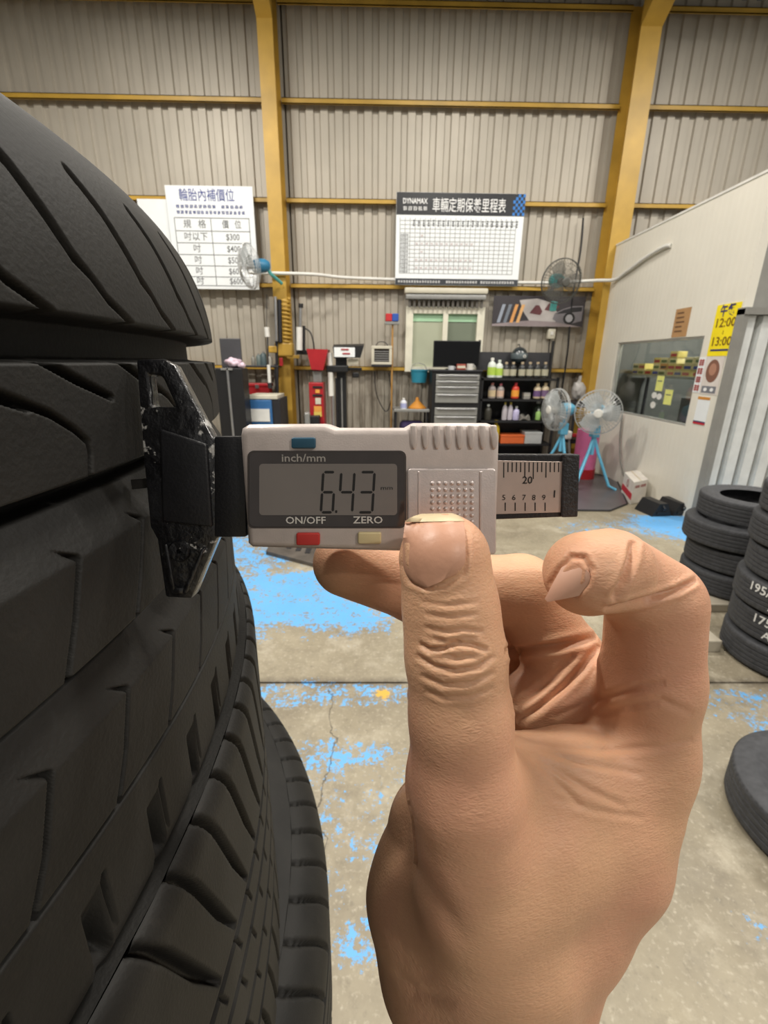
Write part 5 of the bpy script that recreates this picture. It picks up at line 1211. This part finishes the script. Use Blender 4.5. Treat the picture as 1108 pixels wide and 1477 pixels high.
for k in range(4):
    g = MB(); zc_ = h*(.76-.24*k); rg = random.Random(50+k)
    for j in range(3): z = zc_+h*(.03+.055*j); g.add([(-.003, -w*.12, z), (-.003, -w*.88, z), (-.003, -w*.88, z+h*.026), (-.003, -w*.12, z+h*.026)], [(0, 1, 2, 3)])
    for j in range(2): y_ = -w*(.25+.36*j+rg.uniform(-.05, .05)); g.add([(-.003, y_, zc_), (-.003, y_-w*.13, zc_), (-.003, y_-w*.13, zc_+h*.19), (-.003, y_, zc_+h*.19)], [(0, 1, 2, 3)])
    g.build('red_character', M_reds, t)
t, w, h = side_sign('photo_poster', 'white poster with an oval brown emblem below the yellow sign', 'poster', ((1020, 515), (1046, 513), (1034, 570), (1008, 568)), mat('poster_white', (222, 214, 208), .5))
g = MB(); g.add([(-.002, -w*(.5+.36*math.cos(q)), h*(.62+.3*math.sin(q))) for q in np.linspace(0, 2*PI, 24, endpoint=False)], [tuple(range(24))]).build('oval_emblem', mat('emblem_brown', (132, 92, 76), .6), t)
g = MB(); g.add([(-.003, -w*(.5+.2*math.cos(q)), h*(.66+.16*math.sin(q))) for q in np.linspace(0, 2*PI, 20, endpoint=False)], [tuple(range(20))]).build('emblem_centre', mat('emblem_tan', (176, 130, 108), .6), t)
g = MB(); g.add([(-.002, -w*.1, h*.04), (-.002, -w*.9, h*.04), (-.002, -w*.9, h*.22), (-.002, -w*.1, h*.22)], [(0, 1, 2, 3)]).build('grey_band', mat('band_grey', (120, 122, 130), .6), t)
for k in range(2): g = MB(); g.add([(-.003, -w*(.22+.36*k+.1*(1+math.cos(q))), h*(.13+.05*math.sin(q))) for q in np.linspace(0, 2*PI, 14, endpoint=False)], [tuple(range(14))]).build('white_print', M_whitei, t)
t, w, h = side_sign('payment_card', 'small white card with orange top and red foot on the partition', 'card', ((1009, 572), (1025, 573), (1017, 613), (998, 611)), M_sign)
for z0_, z1_, c_, nm in ((.9, 1., (206, 140, 60), 'orange_top'), (.0, .07, (190, 40, 50), 'red_foot'), (.07, .12, (50, 50, 90), 'navy_foot')):
    g = MB(); g.add([(-.002, 0, h*z0_), (-.002, -w, h*z0_), (-.002, -w, h*z1_), (-.002, 0, h*z1_)], [(0, 1, 2, 3)]).build(nm, mat('card_%d' % c_[0], c_, .6), t)
# stickers on the glass
for i, (px, py, rw, rh, c_, lb, nm) in enumerate(((952, 553, 5, 11, (222, 224, 130), 'pale yellow sticky note higher on the office glass', 'sticky_note'), (964, 573, 5.5, 11, (216, 222, 136), 'pale yellow sticky note lower on the office glass', 'sticky_note'),
                                              (944, 570, 3.6, 4.6, (228, 236, 242), 'white round sticker, left of the top pair on the glass', 'round_sticker'), (951, 572, 3.6, 4.6, (228, 236, 242), 'white round sticker, right of the top pair on the glass', 'round_sticker'), (942, 584, 3.6, 5, (228, 236, 242), 'white round sticker alone below the other two', 'round_sticker'))):
    c = hx(px, py, XP+.034); a = hx(px-rw, py, XP+.034); b = hx(px, py-rh, XP+.034); wy_, hz_ = abs(a[1]-c[1]), abs(b[2]-c[2])
    t = thing(nm, lb, 'sticker', tuple(c))
    if i < 2: MB().box(-.003, -.001, -wy_, wy_, -hz_, hz_).build('paper', mat('note_yellow', (222, 224, 130), .7), t); g = MB(); g.add([(-.004, wy_*.7, .02), (-.004, -wy_*.7, .02), (-.004, -wy_*.7, .03), (-.004, wy_*.7, .03)], [(0, 1, 2, 3)]).build('ink_line', M_grayi, t)
    else: MB().prism([(wy_*math.cos(q), hz_*math.sin(q)) for q in np.linspace(0, 2*PI, 18, endpoint=False)], lambda a_, b_, d: (d, a_, b_), -.003, -.001).build('disc', M_white, t)
# ---------------- inside the office: shelf with filter boxes, chair, desk
zsh = hx(950, 541, 3.75)[2]
t = thing('office_shelf', 'long grey shelf behind the office glass', 'shelf', (0, 0, 0)); MB().box(3.62, 3.95, 4.4, 6.85, zsh-.03, zsh).build('shelf_board', mat('shelf_grey', (150, 154, 150), .5), t)
for y in (4.45, 5.6, 6.78): MB().box(3.9, 3.93, y, y+.03, 0, zsh-.03).build('post', M_dark, t)
rg = random.Random(11); y = 6.72; nb = 0
BX = [mat('filterbox_a', (206, 190, 110), .6), mat('filterbox_b', (214, 204, 160), .6), mat('filterbox_c', (206, 150, 84), .6), mat('filterbox_d', (196, 186, 140), .6)]
bxmesh = []
for k in range(4):
    o_ = MB().bbox(-.06, .06, -.075, .075, 0, .072, .003, 1).build('carton_body', BX[k]); l_ = MB().box(-.0615, -.06, -.06, .06, .012, .045).build('box_print', [M_red, mat('print_green', (90, 110, 60)), mat('print_dark', (70, 60, 50)), M_bluei][k])
    bxmesh.append((o_.data, l_.data)); bpy.data.objects.remove(o_); bpy.data.objects.remove(l_)
stacks = [2, 2, 1, 3, 3, 4, 2, 3, 3, 3, 4, 3, 5, 4, 3]
for s_ in stacks:
    for k in range(s_):
        q = thing('filter_box', 'small yellow filter box stacked on the shelf behind the office glass', 'box', (3.72+rg.uniform(-.01, .02), y+rg.uniform(-.008, .008), zsh+.001+.0725*k), 0, 'filter boxes behind the office glass')
        d1, d2 = bxmesh[rg.randrange(4)]; c1 = bpy.data.objects.new('carton_body', d1); COL.objects.link(c1); c1.parent = q; c2 = bpy.data.objects.new('box_print', d2); COL.objects.link(c2); c2.parent = q
    y -= .162
t = thing('office_desk', 'dark desk behind the office glass', 'desk', (4.35, 5.2, 0)); MB().bbox(-.3, .3, -.7, .7, .7, .74, .006).build('desk_top', M_dark, t)
for sx_ in (-.26, .26):
    for sy_ in (-.66, .66): MB().tube([(sx_, sy_, 0), (sx_, sy_, .7)], .02, 8).build('leg', M_dark, t)
c = hx(911, 575, 4.0); t = thing('office_chair', 'grey backed office chair behind the dark glass', 'chair', (4.15, 6.1, 0)); MB().bbox(-.03, .03, -.2, .2, .62, 1.05, .025, 3).build('backrest', mat('chair_grey', (110, 112, 112), .6), t); MB().bbox(-.02, .42, -.22, .22, .42, .5, .03, 3).build('seat', M_dark, t); MB().tube([(.2, 0, .42), (.2, 0, .08)], .025, 8).build('stem', M_dark, t)
for k in range(5): q = 2*PI*k/5; MB().tube([(.2, 0, .08), (.2+.28*math.cos(q), .28*math.sin(q), .03)], .02, 6).build('leg', M_dark, t)
# ---------------- tire stacks on the right
def pat_road(p):
    for z in (34, 12, -12, -34): p.band(z-3, z+3, 6, 1.4)
    p.sipe([(0, 62), (.6, 44)], 4., 2.6, 3., 2., 1); p.sipe([(2, -44), (2.6, -62)], 4., 2.6, 3., 2., 1)
    p.sipe([(0, 31), (1.2, 15)], 4., 1.6, 3., 2., 1); p.sipe([(1, -15), (2.2, -31)], 4., 1.6, 3., 2., 1)
def road_tire(label, group, loc, R_=.30):
    t = thing('road_tire', label, 'tire', loc, 0, group); build_tire('t', R_, .066, .077, .19, np.arange(0, 360, .8), prof_sym(68, 16, 12, 1.2, 9), pat_road, M_rub2, t, 0); return t
zA = .055
a0 = road_tire('lowest tire of the plain four-tire stack by the white partition', 'four tire stack', (2.37, 2.72, zA+.077))
for k, w_ in enumerate(('second tire up in the plain four-tire stack by the partition', 'third tire up in the plain four-tire stack by the partition', 'topmost tire of the plain four-tire stack, its dark hole showing')):
    dup(a0, (2.37+.014*(k+1)*(-1)**k, 2.72+.008*(k+1), zA+.077+.155*(k+1)), .3*(k+1), w_)
ord_ = ['lowest tire of the marked stack at the picture edge', 'second tire up in the marked stack with white numbers', 'third tire up in the marked stack with white numbers', 'fourth tire up in the marked stack with white numbers', 'fifth tire up in the marked stack with white numbers', 'topmost tire of the marked stack at the picture edge']
M_chalk = mat('chalk_white', (226, 226, 224), .8)
CB = (2.155, 1.99)
def mark(t, body, th0, z, size, R_=.30):
    me, co = text_data(body, size, .012); a = math.radians(th0) + co[:, 0]/R_; V = np.stack([(R_+.0012)*np.cos(a), (R_+.0012)*np.sin(a), z+co[:, 1]], 1)
    me.vertices.foreach_set('co', V.ravel().astype(np.float32)); me.update(); me.materials.clear(); mesh_obj('chalk_mark', me, M_chalk, t)
for k in range(6):
    q = dup(a0, (CB[0]+[0, .012, -.006, .01, .0, .012][k], CB[1]+[0, .008, .0, -.01, .006, 0][k], .078+.155*k), .2*k, ord_[k]); q['group'] = 'marked tire stack'
    if k == 0: continue
    th_ = -155-math.degrees(.2*k)
    mark(q, ['', '175x78', '195/65 R15', '175x78', '1850 C', '195'][k], th_, .035, .062); mark(q, ['', 'A009', 'A009', 'A4065', 'R16', 'A06'][k], th_+6, -.03, .055)
t = thing('kerb_block', 'pale concrete block on the floor under the plain tire stack', 'block', (2.1, 2.5, 0)); MB().bbox(-.24, .62, -.05, .48, 0, zA, .006).build('block_body', mat('concrete_pale', (168, 160, 144), .8, bump=.4), t); MB().bbox(-.44, -.27, -.46, -.22, 0, .07, .006).build('loose_slab', mat('concrete_pale', (168, 160, 144)), t)
c0_ = dup(a0, (1.50, 1.06, .078), 0, 'lone worn tire lying flat at the edge of the floor'); c0_['group'] = 'loose tires'
# ---------------- loose cables on the wall
tag(MB().tube(sub([(2.72, 6.93, 3.3), (2.74, 6.93, 2.9), (2.7, 6.9, 2.3), (2.74, 6.93, 1.6), (2.72, 6.93, .8)]), .012, 6).build('wall_cable', M_dark, smooth=60), 'thin dark cable hanging down the wall beside the corner column', 'cable')
tag(MB().tube(sub([(-.05, 6.93, 1.32), (-.02, 6.93, 1.0), (.12, 6.93, .75), (.2, 6.93, .95), (.16, 6.93, 1.3)]), .008, 6).build('wall_cable', M_dark, smooth=60), 'thin dark cable looping below the wall rail', 'cable')
tag(MB().tube(sub([(3.065, 5.75, .85), (3.07, 5.7, .5), (3.05, 5.5, .2), (3.07, 5.3, .05), (3.04, 5.2, .02)]), .01, 6).build('wall_cable', mat('cable_grey', (128, 124, 118)), smooth=60), 'grey cable hanging below the office window', 'cable')
